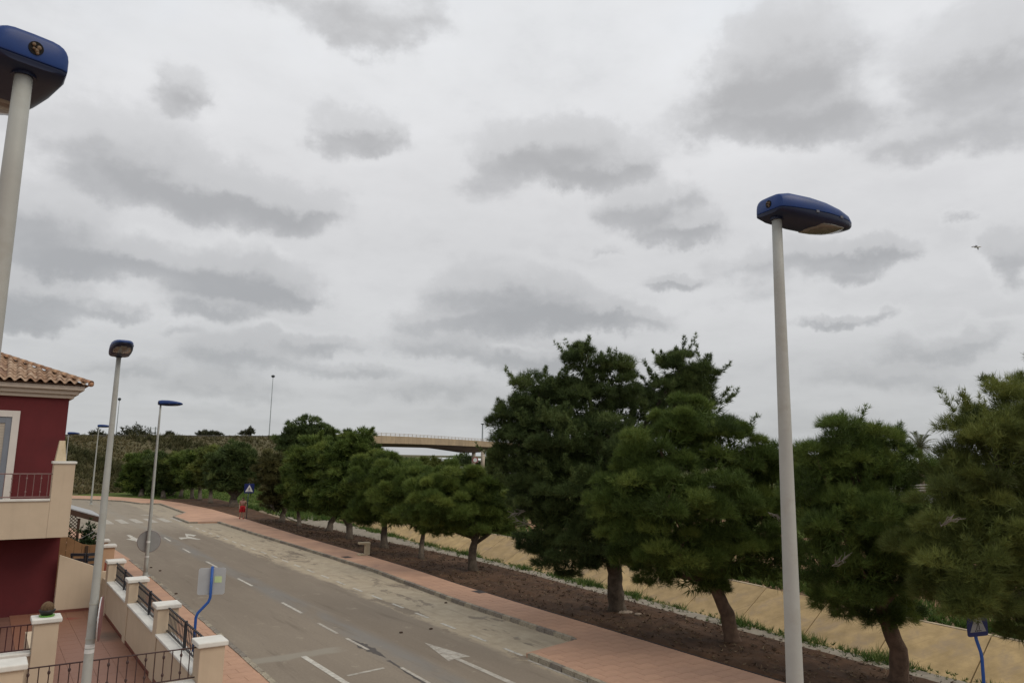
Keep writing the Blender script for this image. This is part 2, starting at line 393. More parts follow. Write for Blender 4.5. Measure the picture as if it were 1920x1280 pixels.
white = mat('road_paint', (.47, .445, .39), .75, .25, 6, dirt=(.21, .17, .13), dscale=3.5, damt=.95)
worn = mat('worn_road_paint', (.38, .35, .30), .8, .25, 6, dirt=(.2, .165, .13), dscale=4, damt=.85)
Z1 = .006
def mark(name, poly, m=None):
    o = MB().add([(x, y, Z1) for x, y in poly], [tuple(range(len(poly)))])
    obj(name, o.mesh(name, m or white), road)
def dash(name, x0, y0, x1, y1, w, m=None):
    d = Vector((x1 - x0, y1 - y0)).normalized(); n = Vector((-d.y, d.x)) * w / 2
    mark(name, [(x0 - n.x, y0 - n.y), (x1 - n.x, y1 - n.y), (x1 + n.x, y1 + n.y), (x0 + n.x, y0 + n.y)], m)
for px in [(308, 1007, 320, 1014), (343, 1028, 357, 1036), (387, 1052, 407, 1063), (446, 1084, 473, 1098), (529, 1129, 566, 1149)]:
    a, b_ = gp(px[0], px[1]), gp(px[2], px[3]); dash('lane_dash', a.x, a.y, b_.x, b_.y, .11)
dash('lane_dash', 9.74, 24.6, 9.72, 22.9, .1, worn); dash('lane_dash', 9.72, 22.2, 9.72, 20.6, .1, worn); dash('lane_dash', 9.70, 18.5, 9.66, 16.9, .1, worn)
# parking bay dashes, spaced evenly from the near end to the far end
py_ = [15.2]
y = 17.75
while y < 60:
    xx = cr(y, [(15, 13.1), (20, 13.2), (31, 13.4), (42, 13.55), (50, 13.45), (60, 13.4)])
    dash('bay_dash', xx, y, xx + .015, y + .95, .11); y += 1.9
dash('bay_line', 13.02, 13.0, 13.02, 17.3, .08, worn)
for i, px in enumerate([(195, 975), (226, 976.5), (255, 977), (282, 975), (305, 973.5), (328, 972)]):
    xx = 8.55 + i * 1.03
    mark('zebra_bar', [(xx - .27, 64.2), (xx + .27, 64.1), (xx + .27, 68.0), (xx - .27, 68.1)], worn)
dash('give_way_bar', 12.0, 72.2, 12.6, 70.5, .35, worn)
mark('turn_arrow', [(11.92, 55.0), (12.36, 53.6), (12.03, 52.9), (11.86, 53.6), (11.72, 53.2), (12.05, 51.0), (11.86, 50.9), (11.45, 52.0), (10.95, 51.5), (11.05, 52.7), (11.5, 52.5), (11.75, 54.0)])
mark('turn_arrow', [(8.42, 55.6), (8.64, 55.6), (8.66, 53.3), (8.95, 53.3), (8.5, 51.2), (8.05, 53.2), (8.36, 53.3)])
mark('straight_arrow', [(11.5, 20.5), (11.85, 18.45), (11.49, 18.5), (11.5, 15.2), (11.32, 15.2), (11.33, 18.45), (11.08, 18.35)], worn)
dash('edge_line', 7.9, 20.9, 7.95, 16.0, .16); dash('edge_line', 9.3, 18.7, 8.2, 18.55, .12, worn)
wet = mat('wet_asphalt', (.055, .043, .035), .45, .2, 5)
def ragged(name, pts, w):
    L_, R_ = [], []
    for i, (x, y, ww) in enumerate(pts):
        L_.append((x - ww * w * (.6 + .8 * random.random()), y)); R_.append((x + ww * w * (.6 + .8 * random.random()), y))
    o = MB(); n = len(pts); o.v = [(x, y, .004) for x, y in L_ + R_]; o.f = [(i, i + 1, n + i + 1, n + i) for i in range(n - 1)]
    obj(name, o.mesh(name, wet), road)
ragged('wet_stain', [(9.78, 22.0 - i * .1, (.2 + .8 * min(1, i / 9)) if i < 15 else 1.0 * max(.1, (24 - i) / 9)) for i in range(25)], .16)
ragged('wet_stain', [(9.72 - i * .01, 19.3 - i * .15, .4 + .5 * random.random()) for i in range(24)], .07)
leaf_b = mat('dead_leaf', (.05, .03, .02), .9)
LW = {(752, 1186): 'near the painted straight arrow tip, closer to the lane centre', (808, 1179): 'lying just before the tip of the painted straight arrow', (836, 1130): 'lying in the parking bay near the kerb', (300, 1070): 'on the left lane beyond the lamp with the round sign', (283, 1064): 'close beside the lamp with the round sign', (330, 1113): 'on the left lane above the square sign back'}
for px, py in [(752, 1186), (808, 1179), (836, 1130), (300, 1070), (283, 1064), (330, 1113)]:
    p = gp(px, py); o = MB().ball((0, 0, .02), (.07, .05, .03), 7, 4); tag(obj('dead_leaf_clump', o.mesh('dead_leaf_clump', leaf_b), None, p), 'dark clump of dead leaves ' + LW[(px, py)], 'leaf litter', 'leaf clumps scattered on the road')

# ---------------------------------------------------------------- pavements
pm = mat('pink_paving', (.44, .265, .178), .9, .13, .8, .25, 30, dirt=(.33, .205, .155), dscale=.7, damt=.55)
slabm = mat('pink_slab', (.44, .264, .177), .9, .1, 1.2, .3, 40, rand=.04, dirt=(.34, .21, .16), dscale=1.6, damt=.5)
kerbm = mat('kerb_stone', (.27, .235, .185), .95, .3, 4, .7, 9, rand=.25, dirt=(.09, .08, .065), dscale=5, damt=.75)
def sheet(name, poly, z, m, drop=.16):
    bm_ = MB().prism(poly, z - drop, z)
    return obj(name, bm_.mesh(name, m))
far_edge = [(15.5, 72), (15.76, 85.1), (14.1, 86.0), (13.0, 90.8), (11.2, 93.4), (8.8, 96.2), (2, 102), (-20, 110)]
far_back = [(-20, 117), (2, 108.6), (9.3, 102.8), (12.8, 99.4), (14.85, 95.6), (16.6, 91.6), (17.8, 85), (18.5, 75)]
edge_r = [(13.0, -60), (13.05, 14.3), (13.14, 17.55), (13.4, 17.62), (15.3, 18.0)] + [(cr(y, KERB), y) for y in (18.2, 20, 25, 29, 34, 45, 52, 61.8)] + [(13.75, 62.3), (13.8, 68.3)] + far_edge
back_r = far_back + [(cr(y, SOIL), y) for y in (61.9, 49.3, 39.7, 32.6, 28, 22.6, 19, 13.7, -60)]
pave = tag(sheet('pavement', [(x, y) for x, y in edge_r] + back_r, .118, pm), kind='structure')
# slabs near enough to tell apart
slab_me = MB().box((0, 0, 0), (1, 1, 1)).mesh('paving_slab', slabm)
ns = 0
yy = 12.6; row = 0
while yy < 29.0 and ns < 296:
    x0 = (13.05 + .16) if yy + .4 < 17.5 else (cr(yy + .4, KERB) + .16 if yy > 18.2 else 15.55)
    x1 = min(cr(yy, SOIL), cr(yy + .4, SOIL)) - .02
    w = .62; x = x0 - (row % 2) * w / 2
    while x < x1 - .05:
        a, b2 = max(x, x0), min(x + w, x1)
        if b2 - a > .08:
            o = obj('paving_slab', slab_me, pave, ((a + b2) / 2, yy + .2, .1145 + random.uniform(-.0015, .0015))); o.scale = (b2 - a - .012, .388, .02); ns += 1
        x += w
    yy += .4; row += 1
# kerb stones
kme = MB()
kme.box((0, 0, 0), (1, 1, 1))
kme = kme.mesh('kerb_stone', kerbm)
nk = 0
def kerbline(pts, parent, length=.5, inset=.045, far=1e9):
    global nk
    pts = [Vector(p) for p in pts]
    for a, b2 in zip(pts, pts[1:]):
        L_ = (b2 - a).length; n = max(1, round(L_ / length)); d = (b2 - a) / n; ang = math.atan2(d.y, d.x)
        nrm = Vector((d.y, -d.x)).normalized()
        for i in range(n):
            c = a + d * (i + .5) + nrm * (inset + random.uniform(-.008, .008))
            o = obj('kerb_stone', kme, parent, (c.x, c.y, .055 + random.uniform(.0, .008)))
            o.rotation_euler = (random.uniform(-.012, .012), 0, ang + random.uniform(-.015, .015)); o.scale = (d.length - .015 - random.random() * .02, .15, .15 + random.uniform(.0, .006))
            md = None; nk += 1
kerbline([(13.02, 9.0), (13.05, 14.3), (13.14, 17.45)], pave)
kerbline([(15.3, 18.05)] + [(cr(y, KERB), y) for y in (18.2, 20, 25, 29, 34, 45, 52, 61.8)], pave)
def strip(name, pts, w, z0, z1, m, parent=None, kind=None):
    mb = MB(); pts = [Vector(p) for p in pts]; rings = []
    for i, p in enumerate(pts):
        d = (pts[min(i + 1, len(pts) - 1)] - pts[max(i - 1, 0)]).normalized(); n = Vector((-d.y, d.x)) * w / 2
        rings.append([(p.x + n.x, p.y + n.y, z0), (p.x - n.x, p.y - n.y, z0), (p.x - n.x, p.y - n.y, z1), (p.x + n.x, p.y + n.y, z1)])
    mb.loft(rings); o = obj(name, mb.mesh(name, m), parent)
    if kind: o['kind'] = kind
    return o
strip('far_kerb', [(15.77, 61.95), (13.75, 62.3), (13.8, 68.3)] + far_edge, .14, 0, .126, kerbm, pave)
# left pavement along the garden walls and round the corner into the side street
LK = [(6.3, 14.2), (6.36, 19.0), (6.41, 21.2), (6.54, 25.8), (6.6, 31.3), (6.7, 36.4), (6.72, 42.2), (6.4, 55), (5.2, 66)]
left = tag(sheet('pavement', LK[::-1] + [(5.6, 13.0), (4.5, 12.4), (-20, 12.4), (-20, 15.3), (4.0, 15.3), (4.1, 29), (4.3, 42), (2.6, 66)], .118, pm), kind='structure')
near = tag(sheet('pavement', [(-20, -60), (6.2, -60), (6.2, 4.8), (5.4, 5.8), (-20, 5.8)], .118, pm), kind='structure')
kerbline([(x, y) for x, y in LK[:7]][::-1], left)
yy = 17.0; row = 0
while yy < 27.0 and ns < 420:
    x0 = 4.3; x1 = cr(yy, [(p[1], p[0]) for p in LK]) - .17; w = .62; x = x0 - (row % 2) * w / 2
    while x < x1 - .05:
        a, b2 = max(x, x0), min(x + w, x1)
        if b2 - a > .08:
            o = obj('paving_slab', slab_me, left, ((a + b2) / 2, yy + .2, .1145)); o.scale = (b2 - a - .012, .388, .02); ns += 1
        x += w
    yy += .4; row += 1
dark_metal = mat('cast_iron', (.06, .05, .045), .7, .2, 6, metal=.3)
for px, py, lb in [(650, 1044, 'dark iron drain cover in the pink pavement near the concrete fountain'), (899, 1109, 'dark iron access cover in the pink pavement beside the soil edge')]:
    p = gp(px, py, .12); T_ = Thing('access_cover', lb, 'cover', (p.x, p.y, .12))
    T_.part('frame', MB().box((0, 0, .0065), (.42, .6, .013)), mat('iron_frame', (.16, .12, .1), .8), local=True)
    T_.part('lid', MB().box((0, 0, .010), (.34, .52, .012)), dark_metal, local=True)

# ---------------------------------------------------------------- planting strip, path, channel
soilm = mat('bark_soil', (.070, .036, .018), 1, .4, 1.6, 1.0, 14, dirt=(.125, .074, .042), dscale=.6, damt=.6)
pathm = mat('grey_path', (.27, .235, .185), .95, .2, 2.5, .5, 20, dirt=(.17, .15, .115), dscale=1.2, damt=.6)
def band(name, A, B, ys, z, m, noise=0.0, nx=1, kind='structure'):
    mb = MB(); V = []
    for y in ys:
        a, b2 = cr(y, A), cr(y, B)
        for i in range(nx + 1):
            f = i / nx; V.append((a + (b2 - a) * f, y + (random.uniform(-.08, .08) if 0 < i < nx else 0), z + (random.uniform(-.02, noise) if 0 < i < nx else 0)))
    k = nx + 1; mb.v = V; mb.f = [(j * k + i, j * k + i + 1, (j + 1) * k + i + 1, (j + 1) * k + i) for j in range(len(ys) - 1) for i in range(nx)]
    return tag(obj(name, mb.mesh(name, m, smooth=True)), kind=kind)
SOILB = [(-60, 20.1), (0, 20.3), (10, 20.5), (15.9, 20.85), (24.5, 21.45), (29, 21.8), (34, 22.0), (40, 21.7), (52, 21.3), (60, 21.0), (70, 21.6), (80, 22.5), (92, 23)]
band('soil', SOIL, SOILB, list(np.arange(-60, 0, 6)) + list(np.arange(0, 92, .5)), .10, soilm, .10, 14)
band('path', [(y, x - .12) for y, x in PATH], [(y, x - .05) for y, x in LIP], list(np.arange(-60, 72, 2.0)), .055, pathm, .012, 6)
strip('edge_shadow_strip', [(cr(y, SOIL) + .02, y) for y in np.arange(4, 62, 2.0)], .05, .02, .135, mat('edge_shadow_black', (.03, .024, .02), .8), pave)  # black strip stands in for the shadow line where soil meets pavement
# ochre concrete bank on the far side of the channel
ochm = mat('ochre_concrete', (.375, .268, .135), .95, .2, 1.6, .5, 9, rand=.09, dirt=(.30, .225, .145), dscale=1.1, damt=.9, streak=.5)
capm = mat('bank_edge', (.46, .37, .25), .95, .15, 2, .3, 15, dirt=(.2, .16, .12), dscale=1.5, damt=.6)
bank = Thing('channel_bank', 'long sloping ochre concrete bank of the drainage channel behind the trees', 'channel bank', (28, 20, 0))
js = list(np.arange(1.9, 72, 3.15))
for ya, yb in zip(js, js[1:]):
    ya2, yb2 = ya + .022, yb - .022
    q = []
    for y in (ya2, yb2):
        tp = cr(y, TOP); d = chd(y) + .02; q.append((Vector((tp, y, .03)), Vector((tp - d * 2.0, y, -d + .03))))
    dz = Vector((-.03, 0, .06)) + Vector((0, 0, random.uniform(-.008, .012))); skew = -.35
    vs = [q[0][1] + Vector((0, skew, 0)), q[1][1] + Vector((0, skew, 0)), q[1][0], q[0][0]]
    mb = MB().add(vs + [v + dz for v in vs], [(3, 2, 1, 0), (4, 5, 6, 7), (0, 1, 5, 4), (1, 2, 6, 5), (2, 3, 7, 6), (3, 0, 4, 7)])
    bank.part('panel', mb, ochm)
    tp0, tp1 = cr(ya2, TOP), cr(yb2, TOP)
    if random.random() < .8:
        a0, a1 = ya2 + random.uniform(0, .3), yb2 - random.uniform(0, .3)
        mb = MB().add([(tp0, a0, .06), (tp1, a1, .06), (tp1 + .22, a1, .06), (tp0 + .22, a0, .06), (tp0, a0, .12), (tp1, a1, .12), (tp1 + .22, a1, .11), (tp0 + .22, a0, .11)],
                      [(3, 2, 1, 0), (4, 5, 6, 7), (0, 1, 5, 4), (1, 2, 6, 5), (2, 3, 7, 6), (3, 0, 4, 7)])
        bank.part('edge_stone', mb, capm)

# ---------------------------------------------------------------- weeds and scrub (nobody could count them)
weedm = leafmat('weed_leaf', (.03, .06, .012), (.07, .13, .025), (.16, .19, .05))
dryscrub = leafmat('scrub_leaf', (.045, .052, .02), (.115, .105, .046), (.23, .18, .095), .1)
def scatter(name, P, A, tint, L, wd, k, sp, m, label=None, cat=None):
    V, T, tt = tufts(np.asarray(P, float), np.asarray(A, float), np.asarray(tint, float), L, wd, k, sp)
    o = obj(name, fastmesh(name, V, T, m, tt)); return tag(o, label, cat, None, 'stuff')
P_, L_ = [], []
for y in np.arange(-2, 70, .016):
    dens_ = .5 + .5 * math.sin(y * .9) * math.sin(y * .37 + 1) + .35 * math.sin(y * 2.3)
    if rng.random() < .25 + .65 * max(0, dens_) ** 1.5:
        P_.append((cr(y, LIP) + rng.normal() * .22 - .02, y, .02)); L_.append((.16 + .3 * max(0, dens_)) * (.6 + .8 * rng.random()))
P_ = np.array(P_)
scatter('weeds', P_, np.tile((0, 0, 1.0), (len(P_), 1)), np.clip(rng.normal(.5, .25, len(P_)), 0, 1), np.array(L_) * .62, .026, 9, .8, weedm, 'ragged green weeds growing along the lip of the channel', 'weeds')
P_ = []
for _ in range(2600):
    y = rng.uniform(2, 68); P_.append((cr(y, TOP) + .3 + abs(rng.normal()) * 1.6, y, .02))
for _ in range(5200):
    x = rng.uniform(31, 72); y = rng.uniform(5, 110); P_.append((x, y, rise(x, y)))
for _ in range(900):
    y = rng.uniform(60, 78); P_.append((rng.uniform(22, 29), y, 0))
P_ = np.array(P_)
scatter('undergrowth', P_, np.tile((0, 0, 1.0), (len(P_), 1)), np.clip(rng.normal(.5, .28, len(P_)), 0, 1), rng.uniform(.2, .7, len(P_)), .06, 9, .5, weedm, 'weedy undergrowth on the reddish ground beyond the channel', 'undergrowth')
P_ = np.stack([rng.uniform(16, 48, 9000), rng.uniform(84, 113, 9000), np.zeros(9000)], 1)
P_ = P_[P_[:, 0] > np.interp(P_[:, 1], [84, 92, 96, 100, 113], [24, 23, 17, 13.5, 8])]
scatter('grass', P_, np.tile((0, 0, 1.0), (len(P_), 1)), np.clip(rng.normal(.65, .2, len(P_)), 0, 1), rng.uniform(.12, .3, len(P_)), .05, 6, .5, weedm, 'short green grass on the field below the embankment', 'grass')

litm = leafmat('litter_leaf', (.03, .017, .01), (.09, .055, .03), (.24, .18, .11), 0)
P_ = []
for _ in range(5200):
    y = rng.uniform(4, 62); f = rng.random(); P_.append((cr(y, SOIL) + .1 + f * (cr(y, SOILB) - cr(y, SOIL) - .1), y, .135 + .04 * rng.random()))
P_ = np.array(P_); A_ = rng.normal(size=(len(P_), 3)); A_[:, 2] *= .12
scatter('leaf_litter', P_, A_, np.clip(rng.normal(.45, .3, len(P_)), 0, 1), rng.uniform(.06, .2, len(P_)), .03, 3, .35, litm, 'brown needle litter strewn over the dark soil under the pines', 'leaf litter')
for px, py, lb in ((1172, 1149, 'flat pale stone at the foot of the tallest dark pine'), (1196, 1152, 'small pale stone lying in front of the tallest dark pine')):
    p = gp(px, py, .12); tag(obj('stone', MB().ball((0, 0, .02), (.34, .2, .07) if px < 1180 else (.16, .11, .05), 10, 6, lambda d: 1 + .12 * math.sin(7 * d.x + 5 * d.y)).mesh('stone', mat('pale_stone', (.27, .215, .165), .95, .25, 6, .5, 30)), None, p), lb, 'stone')
# ================================================================ EMBANKMENT AND BRIDGE
CREST = [(-90, 88, 6.6), (-30, 108, 7.0), (1.9, 122.5, 7.2), (15.8, 131, 7.5), (44, 142.5, 8.4), (60, 152, 9.2), (71, 158.5, 9.85)]
embm = mat('embankment_earth', (.085, .075, .04), 1, .3, .25, .8, 3, dirt=(.15, .115, .065), dscale=.12, damt=.7)
mb = MB(); rings = []
nc = 46; cpts = [Vector((np.interp(s, np.linspace(0, 1, 7), [c[0] for c in CREST]), np.interp(s, np.linspace(0, 1, 7), [c[1] for c in CREST]), np.interp(s, np.linspace(0, 1, 7), [c[2] for c in CREST]))) for s in np.linspace(0, 1, nc)]
def emb_prof(p):
    n = Vector((.45, -.89, 0)); r_ = []
    for f, zf in ((1.05, 0), (.92, .07), (.75, .2), (.55, .42), (.35, .66), (.15, .88), (0, 1)):
        q = p + n * (17 * f); r_.append((q.x, q.y, p.z * zf))
    for dx in (7, 14): q = p - n * dx; r_.append((q.x, q.y, p.z * (1 if dx == 7 else 1)))
    q = p - n * 34; r_.append((q.x, q.y, 0))
    return r_
rings = [emb_prof(p) for p in cpts]; k = len(rings[0])
mb.v = [tuple(v) for r_ in rings for v in r_]; mb.f = [(j * k + i, (j + 1) * k + i, (j + 1) * k + i + 1, j * k + i + 1) for j in range(nc - 1) for i in range(k - 1)] + [tuple((nc - 1) * k + i for i in range(k))]
tag(obj('embankment', mb.mesh('embankment', embm, smooth=True)), kind='structure')
P_, tn, LL = [], [], []
for _ in range(17000):
    s = rng.random() * (nc - 1.001); j = int(s); f = s - j; p = cpts[j].lerp(cpts[j + 1], f); u = rng.random()
    pr = emb_prof(p); w = u * 6; i = int(min(w, 5.99)); g_ = w - i; a, b2 = Vector(pr[i]), Vector(pr[i + 1]); q = a.lerp(b2, g_)
    patchy = math.sin(q.x * .31 + q.z) + math.sin(q.y * .27 + q.x * .12) + math.sin(q.x * .9 + q.z * 2.1) * .6
    P_.append(q); tn.append(.45 - .13 * patchy + rng.normal() * .13); LL.append((.35 + .3 * max(0, patchy)) * rng.uniform(.5, 1.5))
P_ = np.array([tuple(p) for p in P_])
scatter('scrub', P_, np.tile((.15, -.3, .9), (len(P_), 1)), np.clip(tn, 0, 1), np.array(LL), .14, 8, .6, dryscrub, 'brown and olive scrub covering the embankment slope', 'scrub')

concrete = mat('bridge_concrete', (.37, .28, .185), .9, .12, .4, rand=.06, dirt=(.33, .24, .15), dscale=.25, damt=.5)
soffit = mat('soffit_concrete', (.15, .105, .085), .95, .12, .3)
galv = mat('galvanised', (.42, .42, .41), .5, .1, 3, metal=.5)
BR = [Vector(p) for p in ((70.5, 158.2, 9.85), (90, 172, 10.15), (110, 186.5, 10.3), (140, 206, 10.3), (170, 226, 10.2), (205, 249, 10.0), (250, 280, 9.7))]
def along(pts, step):
    out_ = []; acc = 0
    for a, b2 in zip(pts, pts[1:]):
        L_ = (b2 - a).length; s = acc
        while s < L_: out_.append(a.lerp(b2, s / L_)); s += step
        acc = s - L_
    return out_
bridge = Thing('road_bridge', 'tan concrete road bridge with panelled side crossing behind the pines', 'bridge', (130, 200, 0))
bn_ = Vector((.56, -.83, 0)).normalized()
pts = along(BR, 2.35)
PIER = Vector((129.5, 199.3, 0))
def haunch(p):
    d = (Vector((p.x, p.y, 0)) - PIER).length; return .95 + 1.15 * max(0, 1 - d / 24) ** 1.2
rings = []
for p in pts:
    h = haunch(p); a = p + bn_ * 0; z = p.z - 1.75
    o_ = [p - bn_ * .3, p - bn_ * 9.7]
    rings.append([(o_[0].x, o_[0].y, p.z - .6), (o_[1].x, o_[1].y, p.z - .6), (o_[1].x, o_[1].y, z), ((p - bn_ * 7).x, (p - bn_ * 7).y, z - h), ((p - bn_ * 2.2).x, (p - bn_ * 2.2).y, z - h), (o_[0].x, o_[0].y, z)])
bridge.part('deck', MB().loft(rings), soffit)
for a, b2 in zip(pts, pts[1:]):
    d = (b2 - a); a2, b3 = a + d * .012, b2 - d * .012
    vs = [a2, b3, b3 - bn_ * .28, a2 - bn_ * .28]
    bridge.part('side_panel', MB().add([(v.x, v.y, v.z - 1.85) for v in vs] + [(v.x, v.y, v.z) for v in vs], [(3, 2, 1, 0), (4, 5, 6, 7), (0, 1, 5, 4), (1, 2, 6, 5), (2, 3, 7, 6), (3, 0, 4, 7)]), concrete)
rail = MB()
for zz_ in (.35, .65): rail.tube([p - bn_ * .15 + Vector((0, 0, zz_)) for p in pts], .05, 5)
for p in pts: rail.box(p - bn_ * .15 + Vector((0, 0, .34)), (.1, .1, .68))
bridge.part('guard_rail', rail, mat('tan_rail', (.4, .34, .27), .6))
pc = mat('pier_concrete', (.46, .39, .31), .9, .1, .5)
for px in (888.3, 905.5):
    q = dp(px, 850, 238 if px < 900 else 233)
    bridge.part('pier', MB().tube([(q.x, q.y, 0), (q.x, q.y, 7.4)], .62, 14), pc, smooth=True)
bridge.part('abutment', MB().box((69, 160.5, 4.2), (7, 9, 8.2), R(36)), concrete)

# guard rail along the top of the embankment
gr = Thing('guard_rail', 'dull steel guard rail along the crest of the scrubby embankment', 'guard rail', (16, 131, 7.5))
n_ = Vector((.45, -.89, 0))
cp2 = [p - n_ * .6 for p in cpts]
beam = MB()
rings = [[(p + n_ * o_ + Vector((0, 0, z_)))[:] for o_, z_ in ((0, .02), (.06, .08), (0, .14), (.06, .2), (0, .27), (-.05, .27), (-.05, .02))] for p in cp2]
beam.loft(rings); gr.part('beam', beam, mat('steel_beam', (.085, .078, .066), .7, .5, .15, dirt=(.30, .29, .27), dscale=.05, damt=.7))
pst = MB()
for p in along(cp2, 4.0): pst.box(p + Vector((0, 0, .12)) - n_ * .12, (.1, .1, .28))
gr.part('posts', pst, mat('dull_post', (.1, .09, .08), .8), kind='stuff')

# ================================================================ HOUSE
redw = mat('red_render', (.108, .0175, .0195), .85, .09, 1.3, .15, 60, dirt=(.08, .0165, .018), dscale=.6, damt=.6, streak=.12)
cream = mat('cream_render', (.50, .40, .29), .9, .05, 1.2, .12, 60, dirt=(.43, .335, .24), dscale=.5, damt=.5, streak=.18)
stone = mat('white_coping', (.62, .60, .55), .8, .07, 3, .1, 30, dirt=(.5, .47, .42), dscale=2, damt=.5)
mould = mat('cornice_plaster', (.50, .43, .36), .85, .05, 1.2, streak=.12)
clay = D.materials.new('clay_tile'); clay.use_nodes = True
t = NT(clay.node_tree); b = t.n['Principled BSDF']; oi = t.n.new('ShaderNodeObjectInfo').outputs['Random']; P = t.n.new('ShaderNodeTexCoord').outputs['Object']
c = t.ramp(oi, [(0, (.25, .135, .075)), (.3, (.36, .235, .15)), (.6, (.43, .305, .21)), (.85, (.28, .16, .095)), (1, (.19, .105, .07))])
c = t.mix(t.ss(t.noise(P, 9, 6, .65), .42, .7, 0, .8), c, (.15, .11, .075)); t.l.new(c, b.inputs['Base Color']); b.inputs['Roughness'].default_value = .9
ridge_m = D.materials.new('weathered_ridge'); ridge_m.use_nodes = True
t = NT(ridge_m.node_tree); b = t.n['Principled BSDF']; oi = t.n.new('ShaderNodeObjectInfo').outputs['Random']; P = t.n.new('ShaderNodeTexCoord').outputs['Object']
c = t.ramp(oi, [(0, (.22, .10, .055)), (.5, (.34, .18, .10)), (1, (.40, .25, .15))])
c = t.mix(t.ss(t.noise(P, 5, 6, .65), .42, .66, 0, .85), c, (.075, .05, .035)); t.l.new(c, b.inputs['Base Color']); b.inputs['Roughness'].default_value = .95

HX, HY = 2.45, 31.5
house = Thing('red_house', 'dark red rendered house with cream balcony and clay tiled hip roof', 'house', (-2, 34, 0))
house.part('upper_wall', MB().slab((-9, HY, 2.75), (HX, 44, 7.42)), redw)
house.part('lower_wall', MB().slab((-9, 29.4, .05), (HX + .02, 44, 2.74)), redw)
# cornice in three steps
for i, (o_, z0, z1) in enumerate(((.14, 7.40, 7.535), (.27, 7.537, 7.685), (.42, 7.687, 7.86))):
    house.part('cornice', MB().slab((-9.1, HY - o_, z0), (HX + o_, 44.2, z1)), mould, bevel=.025)
# roof underlay and tiles
ev, ex, sl_ = HY - .52, HX + .56, .385
RZ = 7.88
mb = MB(); ry = 6.5
mb.add([(-9.2, ev, RZ), (ex, ev, RZ), (ex, 45, RZ), (-9.2, 45, RZ), (ex - ry, ev + ry, RZ + ry * sl_), (-9.2, ev + ry, RZ + ry * sl_), (ex - ry, 45, RZ + ry * sl_), (-9.2, 45, RZ + ry * sl_)],
       [(0, 1, 4, 5), (1, 2, 6, 4), (0, 3, 2, 1), (5, 4, 6, 7), (0, 5, 7, 3), (2, 3, 7, 6)])
roof = house.part('roof', mb, mat('roof_bed', (.2, .12, .08), .95))
TW, TL = .30, .37
ang = math.atan(sl_)
def tile_mesh():
    mb = MB(); pr = []
    for i in range(13):
        u = i / 12; x = (u - .5) * TW * 1.06; z = .062 * math.sin((u - .02) * 2 * math.pi + .3)
        pr.append((x, z))
    th = .018; rings = []
    for y_, dz in ((-.04, 0.012), (TL + .04, -.012)):
        rings.append([(x, y_, z + dz + th) for x, z in pr] + [(x, y_, z + dz) for x, z in pr[::-1]])
    mb.loft(rings); me = mb.mesh('roof_tile', clay, smooth=False); return me
tme = tile_mesh(); nt = 0
for c_ in range(22):
    x = ex - .12 - TW / 2 - c_ * TW
    dmax = (ex - x) - .12
    r_ = 0
    while r_ * TL * math.cos(ang) < min(dmax, 3.6):
        yl = r_ * TL * math.cos(ang)
        o = obj('roof_tile', tme, roof, (x - house.off[0] + random.uniform(-.01, .01), ev + yl - house.off[1] - .05, RZ + .075 + yl * sl_ - 0 - house.off[2] + random.uniform(-.006, .006)))
        o.rotation_euler = (ang + random.uniform(-.015, .015), random.uniform(-.02, .02), random.uniform(-.015, .015)); nt += 1; r_ += 1
# hip tiles
def hip_mesh():
    mb = MB(); rings = []
    for y_, rr in ((-.03, .135), (.40, .115)):
        ps = [(rr * math.cos(math.pi * i / 8), y_, rr * .85 * math.sin(math.pi * i / 8)) for i in range(9)]
        rings.append(ps + [(x * .86, y2, z * .86) for x, y2, z in ps[::-1]])
    mb.loft(rings); return mb.mesh('hip_tile', ridge_m)
hme = hip_mesh(); hd = Vector((-1, 1, sl_)).normalized()
for i in range(17):
    p = Vector((ex, ev, RZ + .09)) + hd * (i * .37 - .02)
    o = obj('hip_tile', hme, roof, p - Vector(house.off)); o.rotation_mode = 'QUATERNION'; o.rotation_quaternion = hd.to_track_quat('Y', 'Z')
    o.rotation_quaternion = o.rotation_quaternion @ Matrix.Rotation(random.uniform(-.06, .06), 3, 'Z').to_quaternion()
house.part('hip_end', MB().ball((ex + .03, ev - .03, RZ + .05), (.10, .10, .09), 10, 6), ridge_m)
# window with white surround
surround = mat('white_surround', (.56, .52, .48), .8, .04, 2)
fr = mat('grey_frame', (.17, .185, .215), .5, .06, 3); blind = mat('beige_blind', (.40, .35, .29), .7, .05, 3)
win = house.part('window', MB().slab((-1.6, HY - .02, 3.9), (.70, HY + .02, 6.52)), fr)
f_ = MB()
for a, b2 in (((.78, HY - .09, 3.8), (1.0, HY + .01, 6.88)), ((-1.9, HY - .09, 6.66), (.778, HY + .01, 6.88)), ((-1.9, HY - .09, 3.8), (-1.68, HY + .01, 6.658))): f_.slab(a, b2)
house.part('surround', f_, surround, win)
f_ = MB()
for a, b2 in (((.60, HY - .06, 3.8), (.776, HY - .021, 6.65)), ((-1.67, HY - .06, 6.44), (.598, HY - .021, 6.65)), ((-1.67, HY - .06, 3.8), (-1.5, HY - .021, 6.438)), ((-.54, HY - .06, 3.8), (-.44, HY - .021, 6.438))): f_.slab(a, b2)
house.part('frame', f_, fr, win)
f_ = MB()
for i in range(48): f_.slab((-1.5, HY - .036, 3.9 + i * .053), (.6, HY - .022, 3.9 + i * .053 + .046))
house.part('blind', f_, blind, win)
